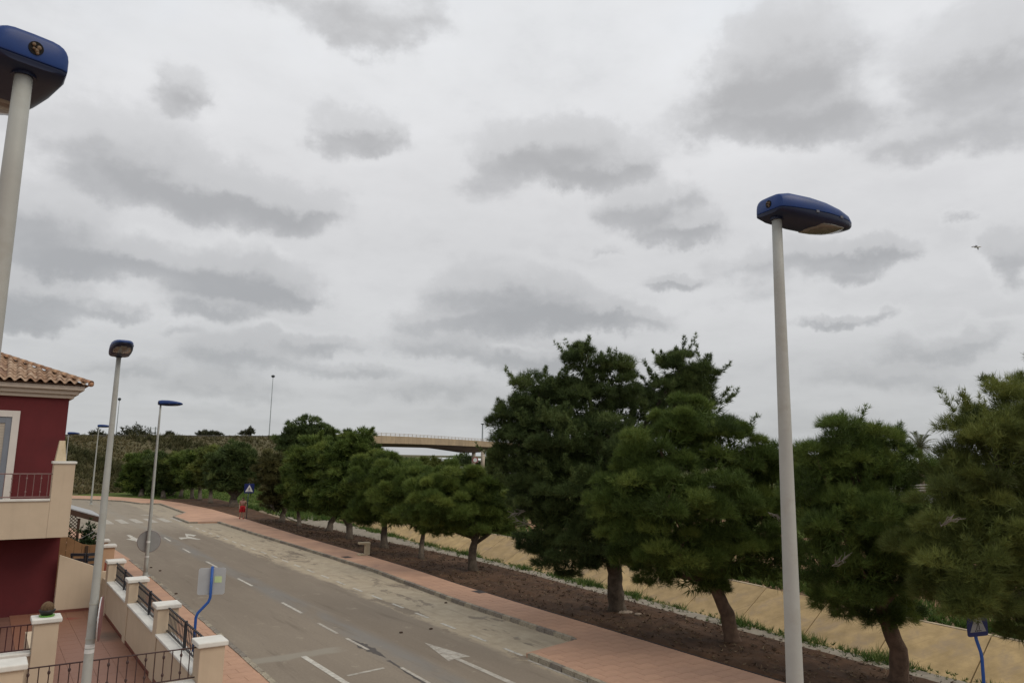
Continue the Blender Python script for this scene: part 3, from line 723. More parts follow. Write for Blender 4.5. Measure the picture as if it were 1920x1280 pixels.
# balcony
BY = 28.1
bal = house.part('balcony', MB().slab((-9, BY + .2, 2.8), (2.5, HY + .05, 2.95)), cream)
house.part('parapet', MB().slab((-9, BY, 2.785), (1.96, BY + .2, 3.93)), cream, bal)
house.part('coping', MB().slab((-9, BY - .04, 3.932), (1.958, BY + .24, 4.0)), stone, bal, bevel=.01)
house.part('end_pier', MB().slab((1.962, BY - .012, 2.783), (2.56, BY + .55, 5.10)), cream, bal, bevel=.012)
house.part('pier_cap', MB().slab((1.92, BY - .05, 5.102), (2.60, BY + .6, 5.18)), stone, bal, bevel=.012)
house.part('side_parapet', MB().slab((2.3, BY + .552, 2.79), (2.5, HY - .01, 3.93)), cream, bal)
wedge = MB().add([(2.03, BY + .6, 5.185), (2.33, BY + .6, 5.185), (2.33, BY + 1.1, 5.185), (2.03, BY + 1.1, 5.185), (2.1, BY + .7, 5.85), (2.26, BY + .7, 5.85), (2.26, BY + 1.0, 5.85), (2.1, BY + 1.0, 5.85)],
                 [(3, 2, 1, 0), (4, 5, 6, 7), (0, 1, 5, 4), (1, 2, 6, 5), (2, 3, 7, 6), (3, 0, 4, 7)])
house.part('wedge_block', wedge, mat('yellowed_plaster', (.50, .41, .28), .9, .1, 3, dirt=(.36, .26, .10), dscale=2.5, damt=.8), bal)
iron_l = mat('rail_brown', (.19, .115, .105), .5, .1, 4)
for zz_ in (4.06, 4.78): house.part('hand_rail', MB().tube([(-9, BY + .1, zz_), (1.96, BY + .1, zz_)], .018, 6), iron_l, bal)
def baluster(h, knob, r=.012):
    mb = MB().tube([(0, 0, 0), (0, 0, h)], r, 6)
    if knob:
        for kz in (.22, .80): mb.ball((0, 0, h * kz), (.026, .026, .038), 7, 5)
    return mb
b0 = baluster(.72, False).mesh('baluster', iron_l); b1 = baluster(.72, True).mesh('baluster', iron_l)
for i in range(22):
    obj('baluster', b1 if i % 2 else b0, bal, Vector((1.86 - i * .195, BY + .1, 4.06)) - Vector(house.off))

# ---------------------------------------------------------------- patio in front of the house
tilem = D.materials.new('patio_tile'); tilem.use_nodes = True
t = NT(tilem.node_tree); b = t.n['Principled BSDF']; P = t.n.new('ShaderNodeTexCoord').outputs['Object']; X, Y, Z = t.sep(P)
c = t.mix(t.noise(P, .8, 6, .6), (.18, .08, .05), (.24, .116, .074))
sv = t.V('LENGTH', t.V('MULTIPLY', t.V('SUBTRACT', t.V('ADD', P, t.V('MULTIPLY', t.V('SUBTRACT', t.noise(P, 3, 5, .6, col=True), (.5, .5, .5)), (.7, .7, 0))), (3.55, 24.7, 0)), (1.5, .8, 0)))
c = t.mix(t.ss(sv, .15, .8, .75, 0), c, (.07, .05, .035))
sv2 = t.V('LENGTH', t.V('MULTIPLY', t.V('SUBTRACT', t.V('ADD', P, t.V('MULTIPLY', t.V('SUBTRACT', t.noise(P, 3, 5, .6, col=True), (.5, .5, .5)), (.9, .9, 0))), (2.9, 27.8, 0)), (1.6, 2.2, 0)))
c = t.mix(t.ss(sv2, .1, .6, .7, 0), c, (.22, .02, .02))
t.l.new(c, b.inputs['Base Color']); b.inputs['Roughness'].default_value = .45; b.inputs['Specular IOR Level'].default_value = .35
patio = obj('patio_floor', MB().slab((-6, 15.7, .05), (3.9, 29.1, .288)).mesh('patio_floor', mat('tile_bed', (.13, .06, .042), .9))); tag(patio, kind='structure')
ft = MB().box((0, 0, 0), (.996, .996, .02)).mesh('floor_tile', tilem)
# tiles half a metre square, grouted joints between
ft2 = None
for i in range(8):
    for j in range(27):
        x, y = 3.78 - .25 - i * .5, 15.72 + .25 + j * .5
        if y > 29.0 or (x < 1.2 and y > 19.2): continue
        me = MB().slab((x - .247, y - .247, .284), (x + .247, y + .247, .30)).mesh('floor_tile', tilem)
        obj('floor_tile', me, patio)
skirt = mat('red_skirting', (.15, .05, .035), .6, .08, 3)
WX0, WX1 = 3.80, 4.08
wall = Thing('garden_wall', 'low cream garden wall with four capped pillars between patio and pavement', 'wall', (3.95, 22, 0))
wall.part('wall_body', MB().slab((WX0, 15.8, .02), (WX1, 28.99, 1.30)), cream)
wall.part('skirting', MB().slab((WX0 - .015, 15.9, .301), (WX0 - .001, 28.95, .38)), skirt)
PY = [15.58, 19.7, 23.85, 28.0]
for i, y in enumerate(PY):
    s_ = .23
    p_ = wall.part('pillar', MB().slab((4.0 - s_, y - s_, .02), (4.0 + s_, y + s_, 1.90)), cream, bevel=.012)
    wall.part('pillar_cap', MB().slab((4.0 - s_ - .05, y - s_ - .05, 1.902), (4.0 + s_ + .05, y + s_ + .05, 2.0)), stone, p_, bevel=.02)
for y0, y1 in zip(PY, PY[1:]):
    wall.part('coping', MB().slab((WX0 - .05, y0 + .232, 1.302), (WX1 + .05, y1 - .232, 1.36)), stone, bevel=.012)
back = Thing('end_wall', 'cream dividing wall with a sloping top at the far end of the patio', 'wall', (3.2, 29.1, 0))
back.part('wall_body', MB().plate([(2.47, .02), (4.22, .02), (4.22, 1.5), (3.78, 1.5), (3.5, 1.7), (2.47, 2.12)], (0, 29.18, 0), (1, 0, 0), (0, 0, 1), .18), cream)
back.part('skirting', MB().slab((2.48, 28.985, .301), (3.78, 28.999, .38)), skirt)
black_iron = mat('black_iron', (.022, .022, .026), .45, .1, 4, spec=.4)
def railing(y0, y1, label):
    T_ = Thing('railing', label, 'railing', (4.0, (y0 + y1) / 2, 1.36), group='black iron railings on the garden wall')
    for z_ in (.05, .56): T_.part('rail', MB().box((4.0, (y0 + y1) / 2, 1.36 + z_), (.03, y1 - y0, .03)), black_iron)
    ym = (y0 + y1) / 2
    T_.part('centre_post', MB().box((4.0, ym, 1.36 + .30), (.06, .07, .6)), black_iron)
    me = MB().box((0, 0, .27), (.015, .013, .54)).ball((0, 0, .16), (.018, .022, .03), 6, 4).ball((0, 0, .40), (.018, .022, .03), 6, 4).mesh('bar', black_iron)
    n = int((y1 - y0) / .135)
    for i in range(1, n): obj('bar', me, T_.e, (0, y0 + i * (y1 - y0) / n - ym, .05))
railing(PY[0] + .24, PY[1] - .24, 'black wrought iron railing between the two nearest garden pillars')
railing(PY[1] + .24, PY[2] - .24, 'black wrought iron railing between the second and third garden pillars')
railing(PY[2] + .24, PY[3] - .24, 'black wrought iron railing at the far end of the garden wall')
# near low wall and its thin railing
fw_ = Thing('front_wall', 'low cream front wall with white coping under the thin brown railing', 'wall', (2.3, 15.6, 0))
fw_.part('wall_body', MB().slab((.98, 15.48, .02), (3.765, 15.70, 1.20)), cream)
fw_.part('coping', MB().slab((.98, 15.44, 1.202), (3.765, 15.74, 1.27)), stone, bevel=.012)
pl_ = fw_.part('pillar', MB().slab((.5, 15.36, .02), (.97, 15.82, 1.92)), cream, bevel=.012)
fw_.part('pillar_cap', MB().slab((.45, 15.31, 1.922), (1.02, 15.87, 2.02)), stone, pl_, bevel=.02)
iron_b = mat('brown_iron', (.055, .03, .028), .5, .1, 4)
tr_ = Thing('railing', 'thin dark brown railing with knobbed bars in front of the patio', 'railing', (2.37, 15.6, 1.27))
for z_ in (1.33, 1.87): tr_.part('rail', MB().tube([(.98, 15.6, z_), (3.77, 15.6, z_)], .013, 6), iron_b)
q0 = baluster(.54, False, .010).mesh('bar', iron_b); q1 = baluster(.54, True, .010).mesh('bar', iron_b)
for i in range(18): obj('bar', q1 if i % 2 else q0, tr_.e, (3.65 - i * .153 - 2.37, 0, .06))
pw = Thing('porch_wall', 'low cream porch wall with pillar at the left edge of the patio', 'wall', (.9, 19.4, 0))
pw.part('wall_body', MB().slab((-5, 19.3, .02), (1.30, 19.5, 1.24)), cream)
pw.part('coping', MB().slab((-5, 19.25, 1.242), (1.30, 19.55, 1.31)), stone, bevel=.012)
pl_ = pw.part('pillar', MB().slab((1.302, 19.17, .02), (1.76, 19.63, 1.90)), cream, bevel=.012)
pw.part('pillar_cap', MB().slab((1.25, 19.12, 1.902), (1.81, 19.68, 2.0)), stone, pl_, bevel=.02)
pw.part('side_wall', MB().slab((1.42, 19.632, .02), (1.64, 23.5, .9)), cream)
pr_ = Thing('railing', 'dark maroon porch railing left of the pillar with the cactus pot', 'railing', (0, 19.4, 1.31))
ir2 = mat('maroon_iron', (.05, .014, .016), .5)
for z_ in (1.36, 1.86): pr_.part('rail', MB().tube([(-5, 19.4, z_), (1.30, 19.4, z_)], .014, 6), ir2)
q2 = baluster(.5, False, .011).mesh('bar', ir2)
for i in range(30): obj('bar', q2, pr_.e, (1.2 - i * .12, 0, .05))
pot = Thing('cactus_pot', 'round brown cactus in a black bowl on a green saucer', 'plant pot', (1.53, 19.4, 2.0))
pot.part('saucer', MB().tube([(0, 0, .0), (0, 0, .035)], [.17, .19], 18), mat('green_saucer', (.13, .32, .06), .5), local=True)
pot.part('bowl', MB().tube([(0, 0, .037), (0, 0, .10), (0, 0, .17), (0, 0, .172), (0, 0, .15)], [.12, .17, .2, .18, .17], 18), mat('black_bowl', (.02, .018, .016), .5), local=True, smooth=True)
pot.part('cactus', MB().ball((0, 0, .22), (.15, .15, .16), 24, 12, lambda d: 1 + .06 * math.cos(12 * math.atan2(d.y, d.x)) * (1 - abs(d.z))), mat('brown_cactus', (.12, .075, .04), .9, .3, 12, .6, 60), local=True)

pot.e.scale = (.82, .82, .82)
# ---------------------------------------------------------------- neighbouring terrace behind the patio
brown_w = mat('brown_boards', (.235, .13, .062), .8, .15, 2, rand=.12)
sw = Thing('board_fence', 'brown timber board fence of the terrace behind the patio', 'fence', (3.3, 33, 0))
for i in range(7):
    x0 = 2.47 + i * .26; x1 = x0 + .25; zt = max(2.0 - max(0, 0), 2.62 - .58 * (x0 - 2.47)) if x0 < 3.55 else 1.97
    zt1 = 2.62 - .58 * (x1 - 2.47) if x0 < 3.3 else 1.97
    sw.part('board', MB().plate([(x0, .1), (x1, .1), (x1, max(1.97, zt1)), (x0, max(1.97, zt))], (0, 33, 0), (1, 0, 0), (0, 0, 1), .04), brown_w)
sw.part('post', MB().slab((3.62, 32.90, .1), (3.72, 32.955, 1.95)), mat('dark_post', (.05, .03, .018), .8))
nw = Thing('garden_wall', 'pinkish garden wall of the neighbouring terrace with two white capped pillars', 'wall', (4.4, 34, 0))
pink = mat('pink_render', (.44, .25, .18), .9, .06, 1.5)
nw.part('wall_body', MB().slab((4.12, 29.45, .02), (4.35, 41.5, .95)), pink)
for y in (32.9, 34.8):
    p_ = nw.part('pillar', MB().slab((4.2, y - .2, .02), (4.6, y + .2, 1.86)), mat('tan_render', (.45, .29, .18), .9, .06, 2), bevel=.01)
    nw.part('pillar_cap', MB().slab((4.14, y - .26, 1.862), (4.66, y + .26, 1.96)), stone, p_, bevel=.02)
for i in range(6): nw.part('bar', MB().slab((4.22, 30.2 + i * .38, .951), (4.26, 30.24 + i * .38, 1.42)), mat('red_bar', (.23, .05, .035), .6))
for q in range(2):
    T_ = Thing('garden_chair', ['black plastic garden chair beside the end pillar of the terrace', 'dark grey garden chair behind the sloping dividing wall'][q], 'chair', ((3.75, 30.4, .5), (3.05, 30.5, .5))[q], (.3, -.5)[q])
    dm = mat(['black_plastic', 'dark_grey_plastic'][q], ((.02, .023, .03), (.035, .035, .042))[q], .5)
    T_.part('seat', MB().box((0, 0, .45), (.5, .5, .05)), dm, local=True)
    for z_ in (.72, .92, 1.12, 1.3): T_.part('back_slat', MB().box((0, .26, z_ + .1), (.5, .035, .1)), dm, local=True)
    for sx in (-1, 1):
        T_.part('arm', MB().box((sx * .26, 0, .68), (.06, .52, .04)), dm, local=True)
        T_.part('back_post', MB().box((sx * .22, .29, .75), (.05, .04, 1.4)), dm, local=True)
        for sy in (-1, 1): T_.part('leg', MB().box((sx * .22, sy * .2, .22), (.05, .05, .44)), dm, local=True)
perg = Thing('pergola', 'small terrace pergola with grey sheet roof and dark wooden lattice', 'pergola', (3.6, 37, 0))
wood = mat('dark_wood', (.075, .042, .028), .8, .2, 4); sheetm = mat('grey_sheet', (.40, .41, .42), .5, .1, 1.5)
for i in range(4):
    y0 = 36.0 + i * 1.0
    perg.part('roof_sheet', MB().add([(2.3, y0, 3.42), (4.5, y0, 2.72), (4.5, y0 + .98, 2.72), (2.3, y0 + .98, 3.42), (2.3, y0, 3.46), (4.5, y0, 2.76), (4.5, y0 + .98, 2.76), (2.3, y0 + .98, 3.46)], [(3, 2, 1, 0), (4, 5, 6, 7), (0, 1, 5, 4), (1, 2, 6, 5), (2, 3, 7, 6), (3, 0, 4, 7)]), sheetm)
perg.part('fascia', MB().add([(2.3, 35.93, 3.2), (4.5, 35.93, 2.5), (4.5, 35.98, 2.5), (2.3, 35.98, 3.2), (2.3, 35.93, 3.42), (4.5, 35.93, 2.72), (4.5, 35.98, 2.72), (2.3, 35.98, 3.42)], [(3, 2, 1, 0), (4, 5, 6, 7), (0, 1, 5, 4), (1, 2, 6, 5), (2, 3, 7, 6), (3, 0, 4, 7)]), wood)
for x in (2.6, 3.62, 4.4): perg.part('post', MB().slab((x - .05, 36.0, .1), (x + .05, 36.1, 3.05 - .32 * (x - 2.6))), wood)
lat = MB()
for i in range(-8, 14):
    x = 2.65 + i * .14
    for s in (1, -1):
        a = Vector((x, 36.04 + .012 * s, 1.95)); b2 = Vector((x + s * 1.0, 36.04 + .012 * s, 2.95))
        lo, hi = 2.66, 3.57
        ta = max(0, min(1, (lo - a.x) / (b2.x - a.x))); tb = max(0, min(1, (hi - a.x) / (b2.x - a.x))); ta, tb = sorted((ta, tb))
        if tb - ta > .02:
            p, q = a.lerp(b2, ta), a.lerp(b2, tb); lat.tube([p, q], .014, 4)
perg.part('lattice', lat, wood, kind='stuff')
perg.part('ridge_tile', MB().ball((3.05, 35.9, 3.27), (.22, .1, .1), 10, 6), mat('terracotta_bit', (.34, .13, .06), .9))
ivym = leafmat('ivy_leaf', (.012, .022, .01), (.025, .05, .018), (.06, .10, .035), .1)
def shrub(name, label, cat, loc, r, n, m, L=.16, wd=.05, group=None, stem=True, k=7):
    T_ = Thing(name, label, cat, loc, group=group)
    d = rng.normal(size=(n, 3)); d[:, 2] = np.abs(d[:, 2]) * .9 - .15; d /= np.linalg.norm(d, axis=1, keepdims=True)
    rad = (.55 + .45 * rng.random((n, 1))); lump = 1 + .22 * np.sin(d[:, :1] * 5 + d[:, 1:2] * 4) + .15 * np.sin(d[:, 2:3] * 9 + d[:, :1] * 7)
    P = d * rad * lump * np.array(r) + np.array((0, 0, r[2] * .75))
    V, T, tt = tufts(P, d + np.array((0, 0, .4)), np.clip(.5 + rng.normal(size=n) * .25, 0, 1), L, wd, k, .7)
    o = obj('foliage', fastmesh('foliage', V, T, m, tt), T_.e)
    if stem:
        mb = MB()
        for i in range(5):
            a = random.uniform(0, 6.3); mb.tube([(0, 0, 0), (math.cos(a) * r[0] * .25, math.sin(a) * r[1] * .25, r[2] * .5), (math.cos(a) * r[0] * .5, math.sin(a) * r[1] * .5, r[2] * .95)], [.05 * r[2], .03 * r[2], .01 * r[2]], 5)
        T_.part('stem', mb, mat('shrub_stem', (.09, .065, .045), .95), local=True)
    return T_
shrub('climbing_plant', 'dark climbing plant crowding the terrace below the lattice', 'plant', (3.15, 35.5, .1), (.6, .3, 1.3), 420, ivym)
shrub('potted_shrub', 'dark upright shrub at the open side of the pergola', 'plant', (3.95, 35.3, .1), (.32, .3, 1.45), 300, ivym)
shrub('potted_shrub', 'low green plant in front of the brown board fence posts', 'plant', (3.75, 33.7, 1.5), (.4, .25, .35), 140, ivym)
al = mat('aluminium_pole', (.4, .4, .4), .4, metal=.6)
T_ = Thing('clothes_airer', 'thin metal clothes airer leaning over the terrace plants', 'airer', (3.85, 34.3, 1.6))
T_.part('bar', MB().tube([(3.4, 34.3, 2.0), (4.15, 34.3, 2.42)], .014, 6), al); T_.part('bar', MB().tube([(3.55, 34.1, 1.9), (4.3, 34.1, 2.34)], .014, 6), al)
T_.part('leg', MB().tube([(3.6, 34.2, .1), (3.85, 34.2, 2.2)], .014, 6), al); T_.part('leg', MB().tube([(4.05, 34.2, .1), (3.75, 34.2, 2.15)], .014, 6), al)
obj('terrace_floor', MB().slab((-6, 29.46, .02), (4.11, 44, .5)).mesh('terrace_floor', mat('terrace_tile', (.22, .14, .1), .8)))['kind'] = 'structure'

# ================================================================ STREET LAMPS
polem = mat('pole_paint', (.345, .352, .328), .55, .08, 3, streak=.22, dirt=(.26, .245, .205), dscale=6, damt=.35); bluem = mat('blue_housing', (.010, .036, .15), .4, .2, 3, spec=.28, dirt=(.016, .05, .12), dscale=4, damt=.5)
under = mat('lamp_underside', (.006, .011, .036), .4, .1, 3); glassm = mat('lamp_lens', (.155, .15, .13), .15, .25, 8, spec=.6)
brass = mat('brass_fitting', (.12, .085, .055), .5, metal=.4, var=.4, scale=30); hole = mat('black_hole', (.008, .007, .006), .9)
def lamp(label, x, y, h, bearing, tilt=4, head=1.0, lean=(0, 0)):
    T_ = Thing('street_lamp', label, 'street lamp', (x, y, .0), 0, 'blue headed street lamps')
    n = 14
    T_.part('pole', MB().tube([(lean[0] * (1 - z / h), lean[1] * (1 - z / h), z) for z in np.linspace(.1, h, n)], [.088 - .048 * i / (n - 1) for i in range(n)], 20), polem, local=True, smooth=True)
    T_.part('base_plate', MB().box((lean[0], lean[1], .13), (.34, .34, .03)).tube([(lean[0], lean[1], .1), (lean[0], lean[1], .3)], [.11, .1], 16), polem, local=True)
    T_.part('collar', MB().tube([(0, 0, h - .02), (0, 0, h + .03)], .055, 16), under, local=True)
    e = D.objects.new('lamp_head', None)
    M_ = Matrix.Rotation(R(90) - bearing, 3, 'Z') @ Matrix.Rotation(-R(tilt), 3, 'Y')
    def put(mb):
        mb.v = [tuple(M_ @ (Vector(v) * head) + Vector((0, 0, h + .02))) for v in mb.v]; return mb
    # sections along the arm: (t, half width, top, seam, bottom)
    S = [(-.10, .135, .135, .03, .0), (-.085, .165, .165, .03, -.01), (.02, .19, .185, .03, -.035), (.25, .20, .18, .035, -.06), (.45, .198, .16, .035, -.065), (.62, .18, .128, .03, -.06), (.76, .145, .092, .022, -.045), (.84, .10, .06, .015, -.025), (.885, .045, .03, .008, -.008)]
    top, bot = [], []
    for tt, w, zt, zs, zb in S:
        ring = []
        for i in range(15):
            a = math.pi * i / 14; cx, sx = math.cos(a), math.sin(a)
            ring.append((tt, w * math.copysign(abs(cx) ** .45, cx), zs + (zt - zs) * abs(sx) ** .55))
        top.append(ring)
        ring = []
        for i in range(15):
            a = math.pi + math.pi * i / 14; cx, sx = math.cos(a), math.sin(a)
            ring.append((tt, .985 * w * math.copysign(abs(cx) ** .55, cx), zs - .004 - (zs - zb) * abs(sx) ** .7))
        bot.append(ring)
    hd_ = T_.part('housing', put(MB().loft(top)), bluem, local=True, smooth=True); bevel(hd_, .008)
    md = hd_.modifiers.new('es', 'EDGE_SPLIT'); md.split_angle = R(42)
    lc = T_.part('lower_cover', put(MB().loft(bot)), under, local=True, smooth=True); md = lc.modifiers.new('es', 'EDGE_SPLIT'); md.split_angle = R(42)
    gl = []
    for tt, w, z in ((.36, .10, -.052), (.42, .155, -.058), (.55, .155, -.057), (.68, .13, -.050), (.79, .085, -.030)):
        gl.append([(tt, w * math.cos(math.pi * i / 8), z - .014 * math.sin(math.pi * i / 8)) for i in range(9)] + [(tt, w * math.cos(math.pi * (8 - i) / 8), z + .012) for i in range(9)])
    T_.part('lens', put(MB().loft(gl)), glassm, local=True, smooth=True)
    lt = MB()
    for tt_ in (.30, .62):
        for s_ in (-1, 1): lt.box((tt_, s_ * (.197 if tt_ < .5 else .178), .03), (.035, .012, .022))
    T_.part('latch', put(lt), mat('dull_latch', (.10, .11, .14), .6), local=True)
    T_.part('socket_hole', put(MB().tube([(-.104, -.01, .09), (-.088, -.01, .09)], .034, 16)), hole, hd_, local=True)
    sf = MB()
    for (a, b2, r_) in ((.012, .105, .010), (-.012, .095, .012), (-.004, .078, .011), (.010, .084, .008), (-.008, .066, .009)): sf.ball((-.106, a - .01, b2), (.008, r_, r_), 8, 5)
    T_.part('terminal', put(sf), brass, hd_, local=True)
    return T_
l1 = lamp('nearest street lamp at the left edge, seen from below behind its head', -.02, 4.26, 7.46, R(-14), 5)
l2 = lamp('street lamp in front of the red house patio, glass turned to the viewer', 1.88, 15.1, 7.28, R(182), 10, .92)
l3 = lamp('street lamp on the left pavement carrying the round grey sign', 6.42, 36.5, 7.62, R(92), 3, 1.05)
l4 = lamp('distant street lamp by the road bend, standing beyond the zebra crossing', 9.5, 85.6, 7.8, R(92), 3, 1.25)
l5 = lamp('farthest street lamp, its pole partly hidden by the balcony pier', 8.2, 101.3, 7.25, R(92), 3, 1.3)
l6 = lamp('tall street lamp at right against the sky, with pale pole and side view head', 5.25, 3.58, 7.62, R(101), 0, .92)
# stickers and clamps on the second lamp and the sign fixed to it
stk = mat('white_sticker', (.62, .62, .6), .6)
def polering(x, y, h, z0, z1, m, parent, name, grow=.003):
    r0, r1 = (.088 - .048 * (z0 - .1) / (h - .1)) + grow, (.088 - .048 * (z1 - .1) / (h - .1)) + grow
    obj(name, MB().tube([(0, 0, z0), (0, 0, z1)], [r0, r1], 20).mesh(name, m), parent)
def zpix(px, py, x, y): # height on a pole at (x, y) seen at this row
    d = ray(px, py); k_ = y / d[1]; return H + d[2] * k_
for py in (1210.5, 1220): z_ = zpix(164, py, 1.88, 15.1); polering(1.88, 15.1, 7.3, z_ - .03, z_ + .035, stk, l2.e, 'sticker')
for py in (1131, 1196): z_ = zpix(172, py, 1.88, 15.1); polering(1.88, 15.1, 7.3, z_ - .012, z_ + .012, mat('clamp_band', (.33, .33, .29), .5), l2.e, 'clamp', .006)
zs = zpix(183, 1159, 1.88, 15.1)
va = math.atan2(1.88, 15.1); nn = Vector((math.cos(va + .07), -math.sin(va + .07), 0)); uu = Vector((math.sin(va + .07), math.cos(va + .07), 0))
def disc(mb, c, n, u, r, th, seg=28): return mb.plate([(r * math.cos(2 * math.pi * i / seg), r * math.sin(2 * math.pi * i / seg)) for i in range(seg)], c, u, Vector((0, 0, 1)), th)
sg = Thing('round_sign', 'round traffic sign seen edge-on, clamped to the lamp before the patio', 'traffic sign', (1.88, 15.1, zs))
c0 = Vector((1.88, 15.1, zs)) + nn * .10
sg.part('plate', disc(MB(), c0, nn, uu, .36, .02), mat('sign_white', (.6, .6, .6), .5))
sg.part('rim', disc(MB(), c0 + nn * .021, nn, uu, .375, .012), mat('sign_red_back', (.16, .06, .055), .6))
sg.part('bracket', MB().box(c0 - nn * .03, (.1, .05, .06), -va), galv)
# round grey sign on the third lamp
zs = zpix(280, 1015, 6.42, 36.5)
sg = Thing('round_sign', 'round grey back of a traffic sign on the left pavement lamp', 'traffic sign', (6.42, 36.5, zs))
c0 = Vector((6.47, 36.62, zs)); u3 = Vector((1, -.12, 0)).normalized(); n3_ = Vector((-.12, -1, 0)).normalized()
greyb = mat('sign_back', (.27, .27, .265), .55, .08, 3, metal=.2)
sg.part('plate', disc(MB(), c0, n3_, u3, .46, .02, 32), greyb)
rimm = MB(); rimm.tube([c0 + u3 * .465 * math.cos(a) + Vector((0, 0, .465 * math.sin(a))) for a in np.linspace(0, 2 * math.pi, 33)], .016, 6, False); sg.part('rim', rimm, mat('sign_rim', (.2, .16, .16), .5))
sg.part('clamp', MB().tube([(6.42, 36.5, zs - .04), (6.42, 36.5, zs + .04)], .085, 14), stk); sg.part('clamp', MB().tube([(6.42, 36.5, zs - .66), (6.42, 36.5, zs - .60)], .089, 14), stk)
# blue posts with square signs
bluep = mat('blue_post', (.018, .075, .29), .4, .08, 3)
def walker(o, u, w, s):
    mb = MB()
    P_ = [[(-.02, .30), (.02, .36), (.07, .30), (.02, .25)], [(-.035, .10), (.06, .12), (.05, .24), (-.02, .24)], [(-.03, .11), (.0, .11), (-.09, -.13), (-.13, -.13)], [(.02, .11), (.06, .11), (.10, -.13), (.06, -.13)], [(-.02, .23), (-.02, .19), (-.12, .10), (-.14, .13)], [(.05, .23), (.05, .19), (.13, .13), (.15, .16)]]
    for p in P_: mb.plate([(x * s, y * s) for x, y in p], o, u, w, .004)
    for i in range(4): mb.plate([((-.2 + i * .11) * s, -.2 * s), ((-.14 + i * .11) * s, -.2 * s), ((-.15 + i * .11) * s, -.15 * s), ((-.21 + i * .11) * s, -.15 * s)], o, u, w, .004)
    return mb
def zebra_sign(label, base, top, bend_z, off, u, size, post_m, show_back=False, post_top=None):
    """u points to the right as seen from the printed side; printed side faces u x up reversed"""
    T_ = Thing('crossing_sign', label, 'traffic sign', (base[0], base[1], 0), group='pedestrian crossing signs')
    b = Vector((base[0], base[1], .1)); k_ = Vector((base[0], base[1], bend_z)); q = Vector((off[0], off[1], bend_z + .30)); e = Vector((off[0], off[1], top))
    pp = [b, k_ - Vector((0, 0, .06)), k_ + (q - k_) * .12, q - (q - k_) * .12, q + Vector((0, 0, .06)), e]
    T_.part('post', MB().tube(pp, .032, 12), post_m, smooth=True)
    u = Vector(u).normalized(); w = Vector((0, 0, 1)); n = u.cross(w)        # n is away from ... printed side = n
    c = Vector((off[0], off[1], top - size / 2 - .04)) + n * .045
    s = size / 2; r_ = .05
    sq = [(s - r_ + r_ * math.cos(a), s - r_ + r_ * math.sin(a)) for a in np.linspace(0, math.pi / 2, 5)] + [(-s + r_ + r_ * math.cos(a), s - r_ + r_ * math.sin(a)) for a in np.linspace(math.pi / 2, math.pi, 5)] + [(-s + r_ + r_ * math.cos(a), -s + r_ + r_ * math.sin(a)) for a in np.linspace(math.pi, 1.5 * math.pi, 5)] + [(s - r_ + r_ * math.cos(a), -s + r_ + r_ * math.sin(a)) for a in np.linspace(1.5 * math.pi, 2 * math.pi, 5)]
    T_.part('plate', MB().plate(sq, c, u, w, .022), mat('sign_back_light', (.36, .37, .375), .5, .06, 3) if show_back else mat('sign_blue', (.012, .022, .11), .4))
    if show_back: T_.part('face', MB().plate([(x * .97, y * .97) for x, y in sq], c + n * .023, u, w, .004), mat('sign_blue', (.012, .022, .11), .4))
    d_ = .0275 if show_back else .0225
    T_.part('triangle', MB().plate([(0, s * .78), (-s * .8, -s * .7), (s * .8, -s * .7)], c + n * d_, u, w, .003), mat('sign_triangle_shaded', (.3, .31, .31), .6, .1, 8) if size < .7 else mat('sign_white', (.6, .6, .6), .5))  # small signs: white triangle dimmed to grey, tree shade put into the colour
    T_.part('walker', walker(c + n * (d_ + .0035) + w * (-s * .34), u, w, s * 1.6), mat('sign_black', (.015, .015, .02), .5))
    return T_, c, n, u
pc_ = dp(387, 1092, 17.1)
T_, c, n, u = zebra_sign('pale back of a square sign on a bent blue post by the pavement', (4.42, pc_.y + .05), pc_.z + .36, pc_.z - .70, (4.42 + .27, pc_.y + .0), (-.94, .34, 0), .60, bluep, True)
T_.part('sticker', MB().plate([(-.22, -.03), (-.06, -.03), (-.06, .11), (-.22, .11)], c - n * .006, u, Vector((0, 0, 1)), .004), mat('lime_sticker', (.48, .58, .30), .5))
pr = dp(1827, 1164, 15.2)
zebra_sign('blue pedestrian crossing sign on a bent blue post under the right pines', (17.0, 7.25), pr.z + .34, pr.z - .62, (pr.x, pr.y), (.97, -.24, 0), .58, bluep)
pf = gp(462, 972, .1)
zebra_sign('distant blue crossing sign beside the person in red under the trees', (pf.x, pf.y), 3.0, 1.9, (pf.x + .05, pf.y), (.98, -.17, 0), .78, mat('grey_blue_post', (.06, .075, .11), .5))
